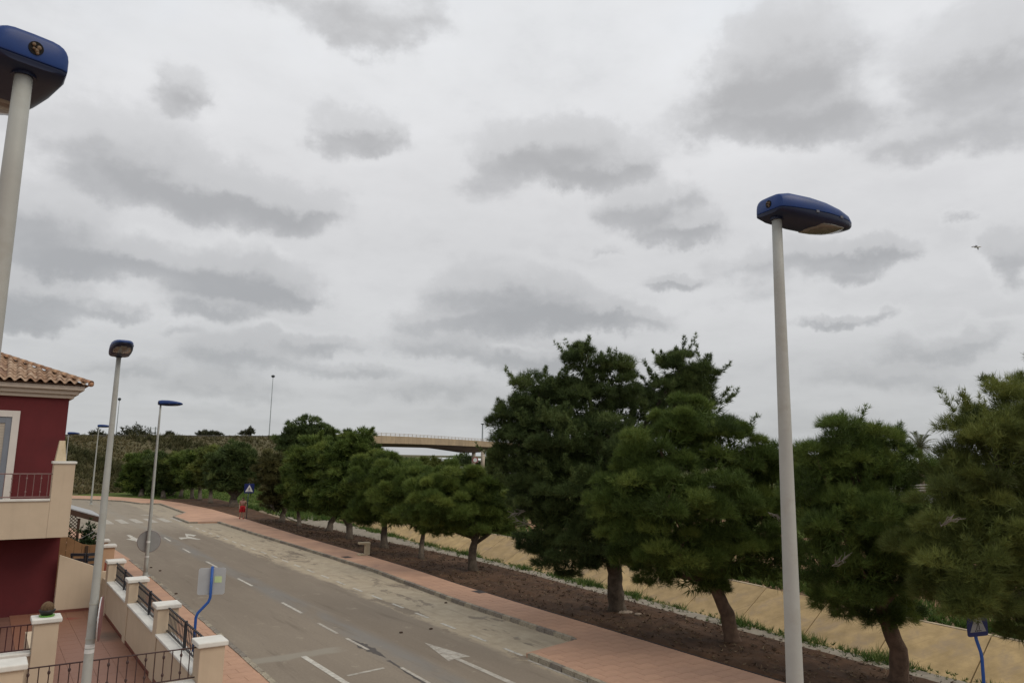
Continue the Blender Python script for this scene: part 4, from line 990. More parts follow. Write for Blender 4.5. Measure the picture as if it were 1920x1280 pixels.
# person beside the distant sign
def person(label, loc, rz, height=1.72):
    T_ = Thing('person', label, 'person', loc, rz)
    k_ = height / 1.75
    J = {'pelvis': (0, 0, .95), 'waist': (0, 0, 1.1), 'chest': (0, .01, 1.32), 'neck': (0, 0, 1.48), 'head': (0, -.02, 1.58), 'crown': (0, -.01, 1.70),
         'hipL': (-.1, 0, .9), 'kneeL': (-.14, -.10, .5), 'ankL': (-.17, .04, .08), 'toeL': (-.18, -.13, .03), 'hipR': (.1, 0, .9), 'kneeR': (.11, -.04, .5), 'ankR': (.11, .02, .08), 'toeR': (.12, -.15, .03),
         'shL': (-.19, .01, 1.41), 'elL': (-.25, .03, 1.13), 'wrL': (-.24, -.10, .91), 'haL': (-.23, -.15, .83), 'shR': (.19, .01, 1.41), 'elR': (.25, .04, 1.13), 'wrR': (.25, -.06, .90), 'haR': (.24, -.10, .82)}
    rr_ = {'pelvis': .14, 'waist': .125, 'chest': .15, 'neck': .058, 'head': .088, 'crown': .07, 'hipL': .095, 'kneeL': .06, 'ankL': .042, 'toeL': .035, 'hipR': .095, 'kneeR': .06, 'ankR': .042, 'toeR': .035, 'shL': .07, 'elL': .045, 'wrL': .033, 'haL': .035, 'shR': .07, 'elR': .045, 'wrR': .033, 'haR': .035}
    E_ = [('pelvis', 'waist'), ('waist', 'chest'), ('chest', 'neck'), ('neck', 'head'), ('head', 'crown'), ('pelvis', 'hipL'), ('hipL', 'kneeL'), ('kneeL', 'ankL'), ('ankL', 'toeL'), ('pelvis', 'hipR'), ('hipR', 'kneeR'), ('kneeR', 'ankR'), ('ankR', 'toeR'), ('chest', 'shL'), ('shL', 'elL'), ('elL', 'wrL'), ('wrL', 'haL'), ('chest', 'shR'), ('shR', 'elR'), ('elR', 'wrR'), ('wrR', 'haR')]
    ks = list(J); me = D.meshes.new('body'); me.from_pydata([tuple(c_ * k_ for c_ in J[q]) for q in ks], [(ks.index(a), ks.index(b)) for a, b in E_], [])
    sk = mat('skin', (.42, .25, .18), .6, .05, 4); me.materials.append(sk)
    o = obj('body', me, T_.e); o.modifiers.new('skin', 'SKIN'); me.skin_vertices.new() if not me.skin_vertices else None
    for i, q in enumerate(ks): me.skin_vertices[0].data[i].radius = (rr_[q] * k_, rr_[q] * k_); me.skin_vertices[0].data[i].use_root = (q == 'pelvis')
    md = o.modifiers.new('ss', 'SUBSURF'); md.levels = md.render_levels = 2
    V_ = lambda q: Vector(J[q]) * k_
    red = mat('red_shorts', (.45, .022, .03), .8, .08, 6)
    T_.part('shorts', MB().tube([V_('hipL') + Vector((.02, 0, .12)), V_('hipL'), V_('kneeL') + Vector((0, 0, .05))], [.12, .13, .115], 12).tube([V_('hipR') + Vector((-.02, 0, .12)), V_('hipR'), V_('kneeR') + Vector((0, 0, .05))], [.12, .13, .115], 12).tube([V_('pelvis') + Vector((0, 0, -.06)), V_('waist') + Vector((0, 0, -.03))], [.175, .16], 14), red, local=True, smooth=True)
    T_.part('top', MB().tube([V_('waist') + Vector((0, 0, -.04)), V_('chest') + Vector((0, 0, -.05)), V_('chest') + Vector((0, 0, .07)), V_('neck') + Vector((0, 0, -.03))], [.15, .175, .17, .075], 14).tube([V_('chest') + Vector((0, 0, .06)), V_('shL'), V_('shL').lerp(V_('elL'), .6)], [.09, .088, .07], 10).tube([V_('chest') + Vector((0, 0, .06)), V_('shR'), V_('shR').lerp(V_('elR'), .6)], [.09, .088, .07], 10), mat('dusty_pink_cloth', (.34, .19, .15), .9, .08, 6), local=True, smooth=True)
    T_.part('hair', MB().ball(V_('head') + Vector((0, .025, .05)), (.1, .115, .11), 12, 8), mat('brown_hair', (.05, .03, .02), .8), local=True, smooth=True)
    for q in ('ankL', 'ankR'): T_.part('shoe', MB().ball(V_(q) + Vector((0, -.06, -.02)), (.055, .14, .055), 10, 6), mat('red_shoe', (.3, .04, .03), .7), local=True, smooth=True)
    return T_
pp_ = gp(453.5, 972.5, .12)
person('person in loose red shorts standing beside the distant blue crossing sign', (pp_.x, pp_.y, .125), R(-20), 1.75)
pb = gp(686, 1040, .12)
ft_ = Thing('drinking_fountain', 'squat beige concrete drinking fountain between pavement and soil', 'fountain', (pb.x, pb.y, .1), R(-8))
cb = mat('beige_concrete', (.46, .39, .27), .9, .1, 5, .3, 30)
ft_.part('column', MB().box((.06, 0, .32), (.26, .28, .64)), cb, local=True, bevel=.02); ft_.part('spout_arm', MB().box((-.12, 0, .66), (.64, .30, .1)), cb, local=True, bevel=.015); ft_.part('basin', MB().box((-.28, 0, .05), (.36, .34, .1)), cb, local=True, bevel=.015)
ft_.part('tap', MB().tube([(-.3, 0, .61), (-.3, 0, .5)], .03, 8), dark_metal, local=True)

# ================================================================ TREES
bark = mat('pine_bark', (.088, .068, .05), .95, .35, 5, 1.0, 18, dirt=(.17, .14, .108), dscale=3, damt=.6, streak=.3)
bark_r = mat('reddish_bark', (.125, .08, .055), .95, .3, 5, 1.0, 22, dirt=(.09, .06, .045), dscale=3, damt=.6)
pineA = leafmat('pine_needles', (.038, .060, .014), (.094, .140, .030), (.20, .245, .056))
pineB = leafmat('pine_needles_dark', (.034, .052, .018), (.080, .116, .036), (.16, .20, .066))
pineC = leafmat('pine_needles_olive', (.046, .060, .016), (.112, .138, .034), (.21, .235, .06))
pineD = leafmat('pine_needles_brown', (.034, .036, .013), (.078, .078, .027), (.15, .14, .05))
deadm = mat('dead_twig', (.2, .175, .15), .9)
def unit(n):
    d = rng.normal(size=(n, 3)); return d / np.linalg.norm(d, axis=1, keepdims=True)
def pine(label, base, depth, trunk, lobes, m, rad=.2, tuft=.2, wd=.028, dens=1.0, k=9, shoots=0, group='pines in the planting strip', name='pine_tree', cat='pine tree', bm=None, twigs=(), puff=.30, tb=.5, dn=1.0):
    """trunk and lobes were measured on the photograph; every lobe is a real ellipsoid of foliage at its own distance"""
    base = Vector(base)
    T_ = Thing(name, label, cat, base, group=group)
    tp = [base] + [dp(px, py, depth + dd) for px, py, dd in trunk]
    tp[0] = base - Vector((0, 0, .15))
    n = len(tp); mb = MB()
    # resample the trunk for a smooth, slightly knotted stem
    pts, rr = [], []
    for i in range(n - 1):
        for s in (0, .33, .66) if i < n - 2 else (0, .33, .66, 1):
            pts.append(tp[i].lerp(tp[i + 1], s) + Vector((random.uniform(-1, 1), random.uniform(-1, 1), 0)) * rad * .12 * (1 if i or s else 0))
            f = (i + s) / (n - 1); rr.append(rad * (1.35 if f == 0 else 1.0 - .45 * f) * random.uniform(.94, 1.06))
    mb.tube(pts, rr, 12)
    C_, Rr = [], []
    mpp = depth / F
    for px, py, rx, ry, dd in lobes:
        c = dp(px, py, depth + dd); mp = (depth + dd) / F
        C_.append(c); Rr.append((rx * mp, (rx * .5 + ry * .5) * mp, ry * mp))
    for c, r_ in zip(C_, Rr):
        a = tp[-1].lerp(tp[-2], random.uniform(0, .6)); mid = a.lerp(c, .5) + Vector((0, 0, -.12 * r_[2]))
        mb.tube([a, mid, c, c + Vector((random.uniform(-.3, .3), random.uniform(-.3, .3), .5)) * r_[2]], [rad * .42, rad * .3, rad * .17, rad * .05], 7)
    T_.part('trunk', mb, bm or bark, smooth=True)
    PP, AA, TT, LL = [], [], [], []; nsh = 0
    view = Vector((base.x, base.y, 0)).normalized()
    for c, r_ in zip(C_, Rr):
        r_ = np.array(r_); cv = np.array(c); size = float(r_.mean())
        area = size * size
        npuff = int(max(8, 15 * dens * (area / (puff * puff * 4)) ** .8)); npuff = min(npuff, 150)
        d = unit(npuff); d[:, 2] = d[:, 2] * .9 + .12; d /= np.linalg.norm(d, axis=1, keepdims=True)
        pc = cv + d * r_ * rng.uniform(.62, 1.02, (npuff, 1))
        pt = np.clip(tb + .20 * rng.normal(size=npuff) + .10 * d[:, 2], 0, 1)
        pr_ = puff * rng.uniform(.65, 1.35, npuff)
        npt = int(max(10, 26 * dn * (puff / tuft) ** 2 * .55))
        e = unit(npuff * npt); e[:, 2] = np.abs(e[:, 2]) * .95 - .28; e += np.repeat(d, npt, 0) * .55; e /= np.linalg.norm(e, axis=1, keepdims=True)
        P = np.repeat(pc, npt, 0) + e * np.repeat(pr_, npt)[:, None] * rng.uniform(.45, 1.0, (npuff * npt, 1)) * np.array((1, 1, .75))
        PP.append(P); AA.append(e * .8 + np.array((0, 0, .45))); TT.append(np.repeat(pt, npt) + rng.normal(size=npuff * npt) * .08); LL.append(np.full(len(P), tuft))
        # inner foliage on the branchlets
        ni = int(npuff * 6); di = unit(ni)
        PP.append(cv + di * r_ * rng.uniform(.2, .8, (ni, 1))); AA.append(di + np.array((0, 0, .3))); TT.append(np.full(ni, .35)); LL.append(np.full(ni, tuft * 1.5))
        if shoots:
            ns_ = int(shoots * area); tw = MB()
            d = unit(ns_); d[:, 2] = np.abs(d[:, 2]) * 1.0; d /= np.linalg.norm(d, axis=1, keepdims=True)
            for dd_ in d:
                p0 = cv + dd_ * r_ * .9; ax = dd_ * np.array((.8, .8, .3)) + np.array((0, 0, .75)); ax /= np.linalg.norm(ax); ln = rng.uniform(.3, 1.0) * (puff * 2.5); kk = 26; s = np.linspace(.1, 1, kk)[:, None]; q = p0 + ax * s * ln + rng.normal(size=(kk, 3)) * .035
                PP.append(q); AA.append(np.tile(ax, (kk, 1)) + rng.normal(size=(kk, 3)) * .25); TT.append(np.full(kk, .5) + rng.normal() * .12); LL.append(np.full(kk, tuft * .98) * np.linspace(1.0, .7, kk)); nsh += kk
    P, A, tn, L_ = np.concatenate(PP), np.concatenate(AA), np.clip(np.concatenate(TT), 0, 1), np.concatenate(LL)
    keep = P[:, 2] > .5; P, A, tn, L_ = P[keep], A[keep], tn[keep], L_[keep]
    A /= np.linalg.norm(A, axis=1, keepdims=True) + 1e-9
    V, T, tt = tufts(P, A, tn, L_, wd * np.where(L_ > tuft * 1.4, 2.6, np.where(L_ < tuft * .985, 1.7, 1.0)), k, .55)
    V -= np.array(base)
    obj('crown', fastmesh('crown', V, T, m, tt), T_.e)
    for px, py, dx, dy, dd in twigs:
        tw = MB(); a = dp(px, py, depth + dd); b2 = dp(px + dx, py + dy, depth + dd - .3)
        for i in range(14):
            s = random.random(); p = a.lerp(b2, s * .8); q = p + (b2 - a) * random.uniform(.2, .5) + Vector((random.uniform(-1, 1), random.uniform(-1, 1), random.uniform(-.7, .9))) * (b2 - a).length * .3
            tw.tube([p, p.lerp(q, .5) + Vector((0, 0, random.uniform(-.06, .06))), q], [.009, .007, .004], 5)
        tw.tube([a, a.lerp(b2, .5), b2], [.012, .009, .004], 5)
        T_.part('dead_branch', tw, deadm)
    return T_

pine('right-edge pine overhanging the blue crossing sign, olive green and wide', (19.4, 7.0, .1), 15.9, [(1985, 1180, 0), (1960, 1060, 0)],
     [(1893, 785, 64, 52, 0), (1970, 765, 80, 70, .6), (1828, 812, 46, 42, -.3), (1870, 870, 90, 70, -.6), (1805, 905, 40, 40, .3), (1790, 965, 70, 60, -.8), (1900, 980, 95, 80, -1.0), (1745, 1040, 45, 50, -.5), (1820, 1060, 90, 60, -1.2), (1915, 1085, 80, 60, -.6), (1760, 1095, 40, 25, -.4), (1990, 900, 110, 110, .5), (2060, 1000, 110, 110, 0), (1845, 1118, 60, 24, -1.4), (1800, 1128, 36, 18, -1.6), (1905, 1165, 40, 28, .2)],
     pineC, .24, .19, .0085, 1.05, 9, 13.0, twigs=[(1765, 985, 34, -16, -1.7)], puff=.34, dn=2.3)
pine('pine with a reddish curved trunk right of the tall lamp pole', (19.6, 10.4, .1), 18.7, [(1684, 1215, 0), (1662, 1165, 0), (1645, 1110, 0)],
     [(1580, 825, 45, 36, 0), (1640, 828, 45, 34, .3), (1540, 880, 45, 45, -.2), (1610, 890, 80, 60, .2), (1690, 880, 50, 45, .5), (1520, 960, 40, 50, 0), (1570, 980, 60, 50, -.8), (1650, 985, 80, 65, -.8), (1700, 1000, 45, 50, .3), (1540, 1060, 55, 45, -.3), (1620, 1075, 80, 45, -.9), (1690, 1090, 60, 45, 0), (1580, 1120, 60, 28, -.2), (1660, 1140, 60, 20, .3)],
     pineA, .25, .19, .0095, 1.1, 9, 10.0, bm=bark_r, twigs=[(1560, 1060, 30, -16, -1.4)], puff=.36, tb=.45, dn=2.3)
pine('broad rounded pine with a leaning trunk left of the tall lamp pole', (19.34, 15.28, .1), 22.5, [(1362, 1150, 0), (1345, 1105, 0), (1330, 1065, 0)],
     [(1295, 795, 60, 45, 0), (1240, 850, 65, 50, -.5), (1350, 845, 65, 50, 0), (1195, 890, 50, 50, 0), (1410, 870, 55, 50, .6), (1450, 920, 35, 55, .6), (1160, 950, 45, 50, 0), (1250, 940, 75, 60, -1.4), (1350, 950, 75, 60, -1.2), (1430, 985, 50, 55, 0), (1180, 1010, 55, 40, -.3), (1270, 1035, 80, 45, -1), (1370, 1040, 65, 45, -.8), (1310, 1085, 55, 28, .4), (1445, 1060, 40, 42, -.4), (1230, 1070, 40, 20, .5)],
     pineA, .25, .19, .0115, 1.35, 9, 3.0, bm=bark_r, twigs=[(1440, 960, 28, 14, -1.5)], puff=.42, tb=.45, dn=2.4)
pine('tallest dark pine with ragged twin tops behind the pavement corner', (19.49, 20.54, .1), 26.7, [(1154, 1095, 0), (1150, 1060, 0), (1140, 980, 0), (1130, 860, 0)],
     [(1095, 685, 30, 36, 0), (1150, 725, 44, 46, 0), (1070, 760, 60, 55, .4), (1010, 745, 42, 42, 0), (980, 800, 45, 45, 0), (1160, 795, 52, 56, .3), (1040, 830, 70, 60, -1.0), (1120, 850, 90, 70, -.8), (965, 870, 40, 40, 0), (1000, 910, 60, 55, -.5), (1090, 930, 90, 70, -1.3), (1020, 990, 55, 45, -.3), (1110, 1010, 90, 50, -1), (1060, 1045, 60, 28, 0), (1160, 1040, 55, 35, 0), (1190, 900, 60, 80, .6), (1272, 700, 34, 36, .8), (1318, 712, 26, 34, 1.0), (1250, 755, 50, 50, .9), (1320, 770, 40, 50, 1.1), (945, 800, 22, 22, 0)],
     pineB, .32, .19, .0125, 1.15, 9, 16, twigs=[(1000, 985, -36, -12, -1.6), (985, 958, -26, 6, -1.5)], puff=.40, tb=.4, dn=2.2)
pine('rounded bright green pine left of the tallest dark pine', (19.85, 30.86, .1), 35.8, [(886, 1030, 0), (893, 1005, 0)],
     [(860, 905, 60, 35, 0), (810, 930, 50, 36, -.2), (905, 915, 45, 36, .2), (850, 955, 75, 35, -.6), (790, 955, 35, 30, 0), (925, 950, 40, 35, .3), (820, 982, 40, 16, 0), (890, 985, 60, 18, 0), (945, 975, 25, 30, .4)],
     pineA, .24, .24, .018, 1.1, 10, .6, puff=.44, tb=.6, dn=2.2)
pine('pine with a forked trunk left of the rounded bright green pine', (19.65, 35.66, .1), 40.2, [(791, 1015, 0), (796, 985, 0)],
     [(745, 892, 40, 26, .5), (780, 905, 40, 30, 0), (750, 930, 50, 35, 0), (800, 945, 35, 30, 0), (730, 955, 30, 25, 0), (790, 975, 35, 16, 0)],
     pineA, .17, .26, .02, 1.0, 10, .5, puff=.44, tb=.47, dn=2.0)
pine('pine with a straight trunk behind the concrete fountain', (19.84, 40.55, .1), 44.2, [(720, 1000, 0), (722, 975, 0)],
     [(725, 880, 38, 26, 0), (690, 895, 36, 34, 0), (745, 905, 34, 34, .3), (715, 930, 46, 38, -.5), (690, 965, 34, 20, 0), (740, 968, 38, 18, 0)],
     pineA, .24, .27, .022, 1.0, 10, .5, puff=.46, tb=.45, dn=2.0)
pine('tall pine leaning left, left of the concrete fountain', (19.99, 45.94, .1), 48.7, [(655, 985, 0), (644, 965, 0), (632, 945, 0)],
     [(670, 835, 40, 28, .5), (635, 855, 44, 34, 0), (680, 875, 36, 34, 0), (645, 905, 50, 36, -.5), (690, 925, 30, 30, 0), (650, 945, 45, 28, 0), (615, 930, 30, 28, 0)],
     pineA, .25, .28, .042, .9, 8, 1.0, puff=.42, tb=.52)
pine('pine leaning right with a bowed trunk at the bend of the path', (20.5, 50.77, .1), 52.8, [(620, 980, 0), (632, 960, 0)],
     [(600, 845, 42, 28, 0), (570, 870, 36, 34, 0), (620, 880, 36, 36, 0), (590, 910, 46, 34, 0), (615, 940, 36, 24, 0), (570, 935, 28, 22, 0)],
     pineA, .27, .3, .045, .9, 8, 1.0, puff=.44, tb=.5)
pine('large dark round tree rising behind the row of pines', (30.5, 66.5, .0), 75, [(577, 900, 0), (577, 860, 0)],
     [(575, 812, 45, 26, 0), (545, 830, 28, 26, 0), (605, 825, 28, 26, .5), (575, 850, 55, 28, 0)],
     pineB, .3, .38, .06, 1.0, 8, .1, puff=.5, tb=.35, name='round_tree', cat='tree', group='trees beyond the channel')
pine('slim pine with a thin pale trunk beside the brownish pine', (20.01, 55.21, .1), 56.4, [(560, 970, 0), (557, 950, 0)],
     [(560, 885, 24, 26, 0), (545, 910, 24, 26, 0), (570, 925, 24, 26, 0), (555, 942, 26, 14, 0)], pineA, .17, .3, .046, 1, 8, .6, puff=.42, tb=.5)
pine('brownish pine with a short forked trunk right of the distant crossing sign', (19.73, 58.62, .1), 59.0, [(530, 965, 0), (536, 950, 0)],
     [(514, 868, 30, 20, 0), (502, 888, 24, 20, 0), (527, 900, 28, 26, 0), (512, 920, 26, 22, -.3), (520, 940, 28, 16, 0)], pineD, .26, .31, .048, 1, 8, .5, puff=.42, tb=.55, twigs=[(518, 960, -12, -14, -.8)])
pine('thick dark pine with a root-flared trunk left of the distant crossing sign', (21.06, 76.66, .1), 74.7, [(438, 940, 0), (440, 925, 0)],
     [(440, 852, 34, 20, 0), (418, 872, 30, 24, 0), (460, 875, 26, 26, 0), (435, 895, 40, 24, 0), (465, 905, 22, 20, 0), (415, 905, 22, 14, 0)], pineB, .5, .38, .062, 1, 8, .3, puff=.5, tb=.5)
row_ = [('first of the five small pines at the far bend, nearest the thick dark pine', (20.26, 82.79), (395, 930), [(398, 858, 26, 18, 0), (385, 878, 24, 20, 0), (405, 888, 24, 20, 0), (395, 902, 26, 12, 0)], pineC, 80.0),
        ('second of the five small pines at the far bend, with a straight stem', (20.45, 88.33), (375, 928), [(368, 862, 24, 17, 0), (375, 882, 22, 20, 0), (360, 895, 22, 16, 0)], pineA, 84.6),
        ('third of the five small pines at the far bend, in the middle of the row', (20.3, 91.5), (360, 926), [(345, 866, 24, 17, 0), (350, 888, 24, 20, 0), (358, 903, 20, 10, 0)], pineA, 87.1),
        ('fourth of the five small pines at the far bend, next to the bushy ones', (19.9, 95.5), (341, 925), [(325, 868, 22, 16, 0), (332, 890, 22, 20, 0), (338, 905, 18, 10, 0)], pineC, 90.1),
        ('fifth of the five small pines at the far bend, farthest along the kerb', (19.5, 99.5), (331, 924), [(310, 872, 20, 15, 0), (318, 892, 20, 18, 0), (324, 908, 16, 9, 0)], pineA, 93.0)]
for lb_, (x, y), tpx, lob, m_, dep in row_:
    pine(lb_, (x, y, .1), dep, [(tpx[0], tpx[1] - 8, 0), (tpx[0], tpx[1] - 20, 0)], lob, m_, .24, .42, .075, 1, 7, .2, group='small pines at the far bend', puff=.5, tb=.5)
bp = gp(265, 931)
pine('bushy dark green tree reaching the ground, left end of the far row', (bp.x, bp.y, 0), 92, [(266, 915, 0), (266, 890, 0)], [(268, 868, 28, 20, 0), (250, 888, 20, 20, 0), (282, 890, 24, 24, 0), (262, 908, 34, 16, 0), (270, 922, 40, 8, 0)], pineA, .3, .42, .075, 1, 7, .2, name='bushy_tree', cat='tree', group='bushy trees at the far bend', puff=.5, tb=.42)
bp = gp(306, 934)
pine('bushy tree with dark low branches between the far lamp and small pines', (bp.x, bp.y, 0), 90, [(306, 918, 0), (306, 895, 0)], [(300, 866, 24, 18, 0), (312, 885, 22, 22, 0), (298, 905, 24, 18, 0), (310, 922, 26, 9, 0)], pineB, .3, .42, .075, 1, 7, .2, name='bushy_tree', cat='tree', group='bushy trees at the far bend', puff=.5, tb=.45)
# roots by the thick pine
# young spiky trees beyond the channel, against the plain
for (px, py, dep, lb_) in ((778, 862, 68, 'young spiky pine, left of three beyond the channel'), (800, 858, 70, 'young spiky pine, middle of three beyond the channel'), (826, 860, 66, 'young spiky pine, right of three beyond the channel')):
    q = dp(px, py + 60, dep)
    pine(lb_, (q.x, q.y, 0), dep, [(px, py + 30, 0), (px, py, 0)], [(px, py + 26, 22, 16, 0), (px - 6, py + 12, 10, 9, 0), (px + 8, py + 34, 24, 18, 0)], pineC, .12, .28, .05, .6, 8, 4.0, name='young_pine', cat='pine tree', group='young pines beyond the channel', puff=.4, tb=.5)
# shrubs on the embankment
for (px, py, dep, rx, rz_, lb_) in ((255, 822, 124, 2.6, 2.2, 'large rounded bush on the embankment crest behind the second lamp'), (183, 820, 120, 1.5, 1.2, 'grey green bush on the crest left of the second lamp'), (384, 815, 134, 1.3, .7, 'low dark shrub on the middle of the embankment crest'), (398, 815, 134, 1.6, .6, 'wide low shrub beside the dark one on the crest'), (460, 814, 139, 1.1, .7, 'small green shrub on the crest near the tall mast'), (470, 811, 139, .6, 1.0, 'thin upright shrub on the crest near the tall mast'), (318, 816, 128, .6, .7, 'tiny shrub on the crest right of the lamp pole'), (300, 838, 122, 2.0, 1.5, 'dark bush on the slope beside the lamp pole')):
    q = dp(px, py, dep); shrub('bush', lb_, 'bush', (q.x, q.y, q.z - rz_ * .8), (rx, rx, rz_), int(260 * max(.5, rx * rx / 2)), leafmat('bush_leaf', (.03, .035, .02), (.055, .06, .032), (.10, .10, .055), .1), .4, .1, 'bushes on the embankment')
# dark shrubs beyond the motorway and by the bridge piers: far masses
P_ = []
for _ in range(2600):
    px = rng.uniform(1470, 1800); dep = rng.uniform(96, 112); q = dp(px, 890, dep); hgt = 3.2 + 1.4 * math.sin(px * .05) + .8 * math.sin(px * .13)
    P_.append((q.x, q.y, 2 + hgt * rng.random() ** .7))
for _ in range(1500):
    px = rng.uniform(850, 1000); dep = rng.uniform(250, 262); q = dp(px, 870, dep); P_.append((q.x, q.y, 1 + (3.6 + 1.8 * math.sin(px * .11)) * rng.random()))
for _ in range(1600):
    px = rng.uniform(690, 800); dep = rng.uniform(118, 150); q = dp(px, 870, dep); P_.append((q.x, q.y, (2.2 + .8 * math.sin(px * .2)) * rng.random()))
P_ = np.array(P_)
scatter('far_shrubs', P_, unit(len(P_)) + np.array((0, 0, .5)), np.clip(rng.normal(.4, .2, len(P_)), 0, 1), 1.1, .3, 7, .7, pineB, 'dark far shrubs massed beyond the motorway and around the bridge piers', 'shrubs')
# distant tree belt on the plain
P_ = []
for _ in range(6000):
    a = rng.uniform(R(8), R(75)); d = rng.uniform(420, 900); hgt = 2.2 + 1.6 * math.sin(a * 60) + 1.3 * math.sin(a * 141); P_.append((math.sin(a) * d, math.cos(a) * d, max(.6, hgt) * rng.random()))
P_ = np.array(P_)
scatter('far_trees', P_, unit(len(P_)) + np.array((0, 0, .4)), np.clip(rng.normal(.4, .2, len(P_)), 0, 1), 3.0, 1.4, 6, .8, pineB, 'distant belt of trees across the plain', 'trees')
# date palm
pq = dp(1725, 838, 92)
palm = Thing('palm_tree', 'date palm with spreading fronds behind the guard rails at right', 'palm tree', (pq.x, pq.y, 2.0))
palm.part('trunk', MB().tube([(0, 0, 0), (.05, 0, (pq.z - 2) * .5), (0, 0, pq.z - 2.0)], [.3, .24, .26], 12), mat('palm_trunk', (.15, .11, .08), .95, .3, 4), local=True)
palmm = leafmat('palm_leaf', (.04, .055, .024), (.075, .09, .04), (.13, .13, .07))
for i in range(40):
    a = i * 2.399; el_ = 1.25 - 1.75 * (i / 39); L_ = random.uniform(2.9, 3.8); hv = Vector((math.cos(a), math.sin(a), 0)); P0 = Vector((0, 0, pq.z - 2.0))
    V, T = [], []; mid = []
    for s in np.linspace(0, 1, 15): mid.append(P0 + hv * (L_ * s * math.cos(el_) * (1 - .15 * s)) + Vector((0, 0, L_ * s * math.sin(el_) - 1.3 * s * s)))
    for j in range(1, 15):
        tg = (mid[j] - mid[j - 1]).normalized(); sd_ = tg.cross(Vector((0, 0, 1))).normalized()
        for sg_ in (-1, 1):
            tip = mid[j] + (sd_ * sg_ * .8 + tg * .8 + Vector((0, 0, .12))) * .55 * (1.15 - .5 * j / 14); o_ = len(V)
            V += [tuple(mid[j]), tuple(mid[j] + tg * .12), tuple(tip)]; T.append((o_, o_ + 1, o_ + 2))
    me = fastmesh('frond', np.array(V), np.array(T), palmm, np.full(len(V), random.uniform(.2, .9))); o = obj('frond', me, palm.e)
    palm_r = MB().tube(mid, [.035 - .0022 * q_ for q_ in range(15)], 4); obj('rib', palm_r.mesh('rib', mat('palm_rib', (.13, .12, .05), .8)), o)
# motorway barriers, car, speed sign, masts
mw = [dp(1420, 918, 83), dp(1560, 914.5, 79), dp(1720, 909, 75), dp(1900, 903, 71), dp(2100, 896, 67)]
mb_ = Thing('motorway_barrier', 'pale motorway barrier of three long rails seen through the right pines', 'barrier', (mw[2].x, mw[2].y, 2.0))
pale = mat('pale_rail', (.48, .43, .37), .6, .08, 1)
for dz in (0, .27, .54): mb_.part('rail', MB().loft([[(p.x, p.y, p.z - dz - .06), (p.x + .1, p.y, p.z - dz - .06), (p.x + .1, p.y, p.z - dz + .06), (p.x, p.y, p.z - dz + .06)] for p in mw]), pale)
pst = MB()
for p in along(mw, 3.0): pst.box((p.x + .16, p.y, p.z - .6), (.1, .1, 1.4))
mb_.part('posts', pst, galv, kind='stuff')
strip('motorway', [(78, -40), (80, 40), (92, 100), (104, 150), (122, 215), (150, 300), (230, 520)], 16, 1.5, 2.06, mat('motorway_asphalt', (.11, .105, .10), .9, .1, .5), kind='structure')
cq = dp(925, 877, 172)
car = Thing('dark_car', 'dark grey car on the motorway beyond the bridge side', 'car', (cq.x, cq.y, 2.06), R(60))
carp = mat('car_paint', (.02, .025, .035), .3, .05, 2, spec=.5); cg = mat('car_glass', (.10, .115, .13), .1, .05, 2, spec=.6); ty = mat('tyre', (.012, .012, .012), .9)
pr0 = [(-2.1, .35), (-2.15, .75), (-1.9, .9), (-.95, .98), (2.0, .92), (2.15, .7), (2.1, .35)]
car.part('body', MB().plate(pr0, (0, .85, .0), (1, 0, 0), (0, 0, 1), 1.7), carp, local=True, bevel=.08)
car.part('cabin', MB().loft([[(-1.1, -.8, .97), (1.7, -.8, .95), (1.7, .8, .95), (-1.1, .8, .97)], [(-.45, -.62, 1.42), (1.15, -.62, 1.42), (1.15, .62, 1.42), (-.45, .62, 1.42)]]), cg, local=True)
car.part('roof', MB().box((.35, 0, 1.44), (1.6, 1.24, .05)), carp, local=True, bevel=.02)
for sx in (-1.3, 1.3):
    for sy in (-.8, .8):
        w_ = car.part('wheel', MB().tube([(sx, sy - .1, .32), (sx, sy + .1, .32)], .32, 16), ty, local=True); car.part('rim', MB().tube([(sx, sy - .11, .32), (sx, sy + .11, .32)], .19, 12), galv, w_, local=True)
for sy in (-.6, .6): car.part('headlight', MB().box((-2.13, sy, .68), (.06, .3, .13)), mat('lamp_clear', (.6, .6, .6), .2), local=True); car.part('tail_light', MB().box((2.13, sy, .75), (.06, .28, .13)), mat('tail_red', (.35, .02, .02), .3), local=True)
sq_ = dp(891, 862, 150)
ss_ = Thing('speed_sign', 'round white sign with red rim in front of the bridge pier', 'traffic sign', (sq_.x, sq_.y, 1.2))
vd = Vector((sq_.x, sq_.y, 0)).normalized(); u_ = Vector((vd.y, -vd.x, 0))
ss_.part('post', MB().tube([(sq_.x, sq_.y, 1.2), (sq_.x, sq_.y, sq_.z)], .07, 8), galv)
ss_.part('rim', disc(MB(), Vector(sq_) - vd * .12, -vd, u_, .62, .03), mat('rim_red', (.26, .05, .06), .5)); ss_.part('face', disc(MB(), Vector(sq_) - vd * .16, -vd, u_, .42, .03), mat('sign_white', (.6, .6, .6), .5))
ss_.part('figure', MB().plate([(-.16, -.2), (-.02, -.2), (-.02, .2), (-.16, .2)], Vector(sq_) - vd * .175, u_, (0, 0, 1), .01).plate([(.04, -.2), (.18, -.2), (.18, .2), (.04, .2)], Vector(sq_) - vd * .175, u_, (0, 0, 1), .01), mat('sign_black', (.015, .015, .02), .5))
mastm = mat('mast_grey', (.30, .33, .34), .6)
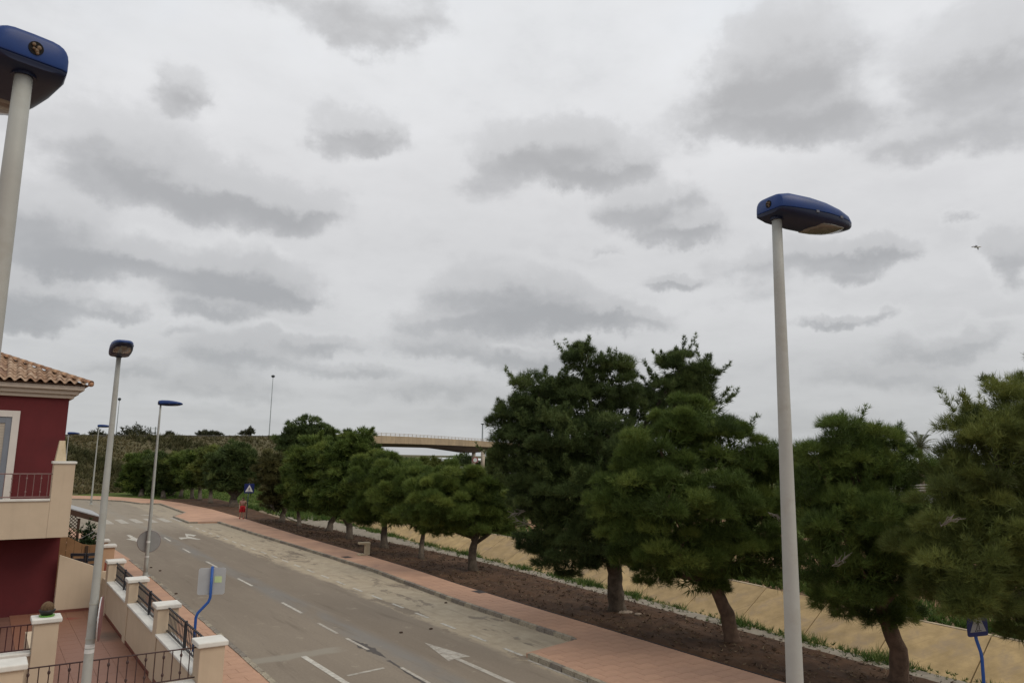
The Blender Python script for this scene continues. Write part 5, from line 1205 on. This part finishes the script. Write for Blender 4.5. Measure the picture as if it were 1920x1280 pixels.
def mast(label, px, py0, py1, dep, r0=.10, r1=.05, head=.4, name='lighting_mast'):
    a, b2 = dp(px, py0, dep), dp(px, py1, dep); T_ = Thing(name, label, 'mast', (a.x, a.y, b2.z))
    T_.part('pole', MB().tube([(a.x, a.y, b2.z - 1), (a.x, a.y, a.z)], [r0, r1], 10), mastm)
    T_.part('head', MB().tube([(a.x, a.y, a.z - .15), (a.x, a.y, a.z + .15)], [head * .6, head], 10).ball((a.x, a.y, a.z + .2), (head * .8, head * .8, .15), 8, 4), mat('mast_head', (.07, .08, .09), .6))
    return T_
mast('tall thin lighting mast on the embankment near the round dark tree', 512, 706, 818, 146)
mast('thin lighting mast on the embankment behind the second street lamp', 224, 749, 816, 128, .09, .045, .3)
mast('telecom mast with a narrow head rising behind the bridge', 905, 795, 850, 330, .4, .3, 1.0, 'telecom_mast')
for px, lb_ in ((282.5, 'left of two far utility poles behind the embankment crest'), (292, 'right of two far utility poles behind the embankment crest')):
    a, b2 = dp(px, 800, 190), dp(px, 818, 190); T_ = Thing('utility_pole', lb_, 'utility pole', (a.x, a.y, 0), group='far utility poles')
    T_.part('pole', MB().tube([(a.x, a.y, 0), (a.x, a.y, a.z)], .16, 8), mastm); T_.part('crossarm', MB().box((a.x, a.y, a.z - .4), (1.3, .12, .12), .3), mastm)
# greenhouses far out on the plain
ghm = mat('greenhouse_film', (.62, .64, .64), .5, .05, .1)
for i, (px, dep, wd_) in enumerate(((842, 520, 40), (878, 480, 30))):
    q = dp(px, 866, dep); T_ = Thing('greenhouse', ['long white greenhouse on the plain under the bridge span', 'white greenhouse on the plain just left of the bridge pier'][i], 'greenhouse', (q.x, q.y, 0), R(35), 'white greenhouses on the plain')
    prf = [(-6, 0), (-6, 2.6), (-3, 3.6), (0, 2.6), (3, 3.6), (6, 2.6), (6, 0)]
    T_.part('cover', MB().plate(prf, (0, wd_ / 2, 0), (1, 0, 0), (0, 0, 1), wd_) if False else MB().loft([[(-wd_ / 2, y_, z_ + .2) for y_, z_ in prf], [(wd_ / 2, y_, z_ + .2) for y_, z_ in prf]]), ghm, local=True)
    T_.part('ridge_bar', MB().tube([(-wd_ / 2, -3, 3.85), (wd_ / 2, -3, 3.85)], .12, 6), galv, local=True); T_.part('ridge_bar', MB().tube([(-wd_ / 2, 3, 3.85), (wd_ / 2, 3, 3.85)], .12, 6), galv, local=True)
# gull
bq = dp(1832, 463, 52)
gull = Thing('gull', 'white gull with dark wing tips gliding in the sky at right', 'bird', bq, 0)
bm_ = MB()
uR = Vector(rt); uU = Vector(up)
def gl_(x, y, z=0): return (uR * x + uU * y + Vector(fw) * z) * 1.5
bm_.tube([gl_(-.16, -.02), gl_(-.08, -.01), gl_(.04, 0), gl_(.14, .01), gl_(.2, .015)], [.015, .05, .065, .045, .015], 8)
bd = gull.part('body', bm_, mat('gull_white', (.6, .6, .6), .7), local=True, smooth=True)
wm = mat('gull_grey', (.13, .13, .14), .7)
def wing(pts, ch):
    mb = MB(); rings = []
    for (x, y, z), c_ in zip(pts, ch):
        p = gl_(x, y, z); rings.append([p + gl_(-c_, 0, -.0), p + gl_(0, .012, 0), p + gl_(c_, 0, .0), p + gl_(0, -.012, 0)])
    return mb.loft(rings)
gull.part('wing', wing([(-.02, 0, 0), (-.2, .02, -.1), (-.42, -.035, -.25)], [.09, .07, .02]), wm, local=True)
gull.part('wing', wing([(.05, -.13, .0), (.09, .02, .1), (.11, .10, .25), (.2, .13, .4)], [.02, .05, .055, .015]), wm, local=True)
gull.part('tail', MB().add([gl_(-.15, -.02, 0), gl_(-.26, -.05, -.03), gl_(-.26, .0, .03), gl_(-.15, .0, 0)], [(0, 1, 2), (0, 2, 3)]), mat('gull_white', (.6, .6, .6), .7), local=True)
print('slabs', ns, 'kerbs', nk, 'tiles', nt, 'tris', sum(len(m.polygons) for m in D.meshes))
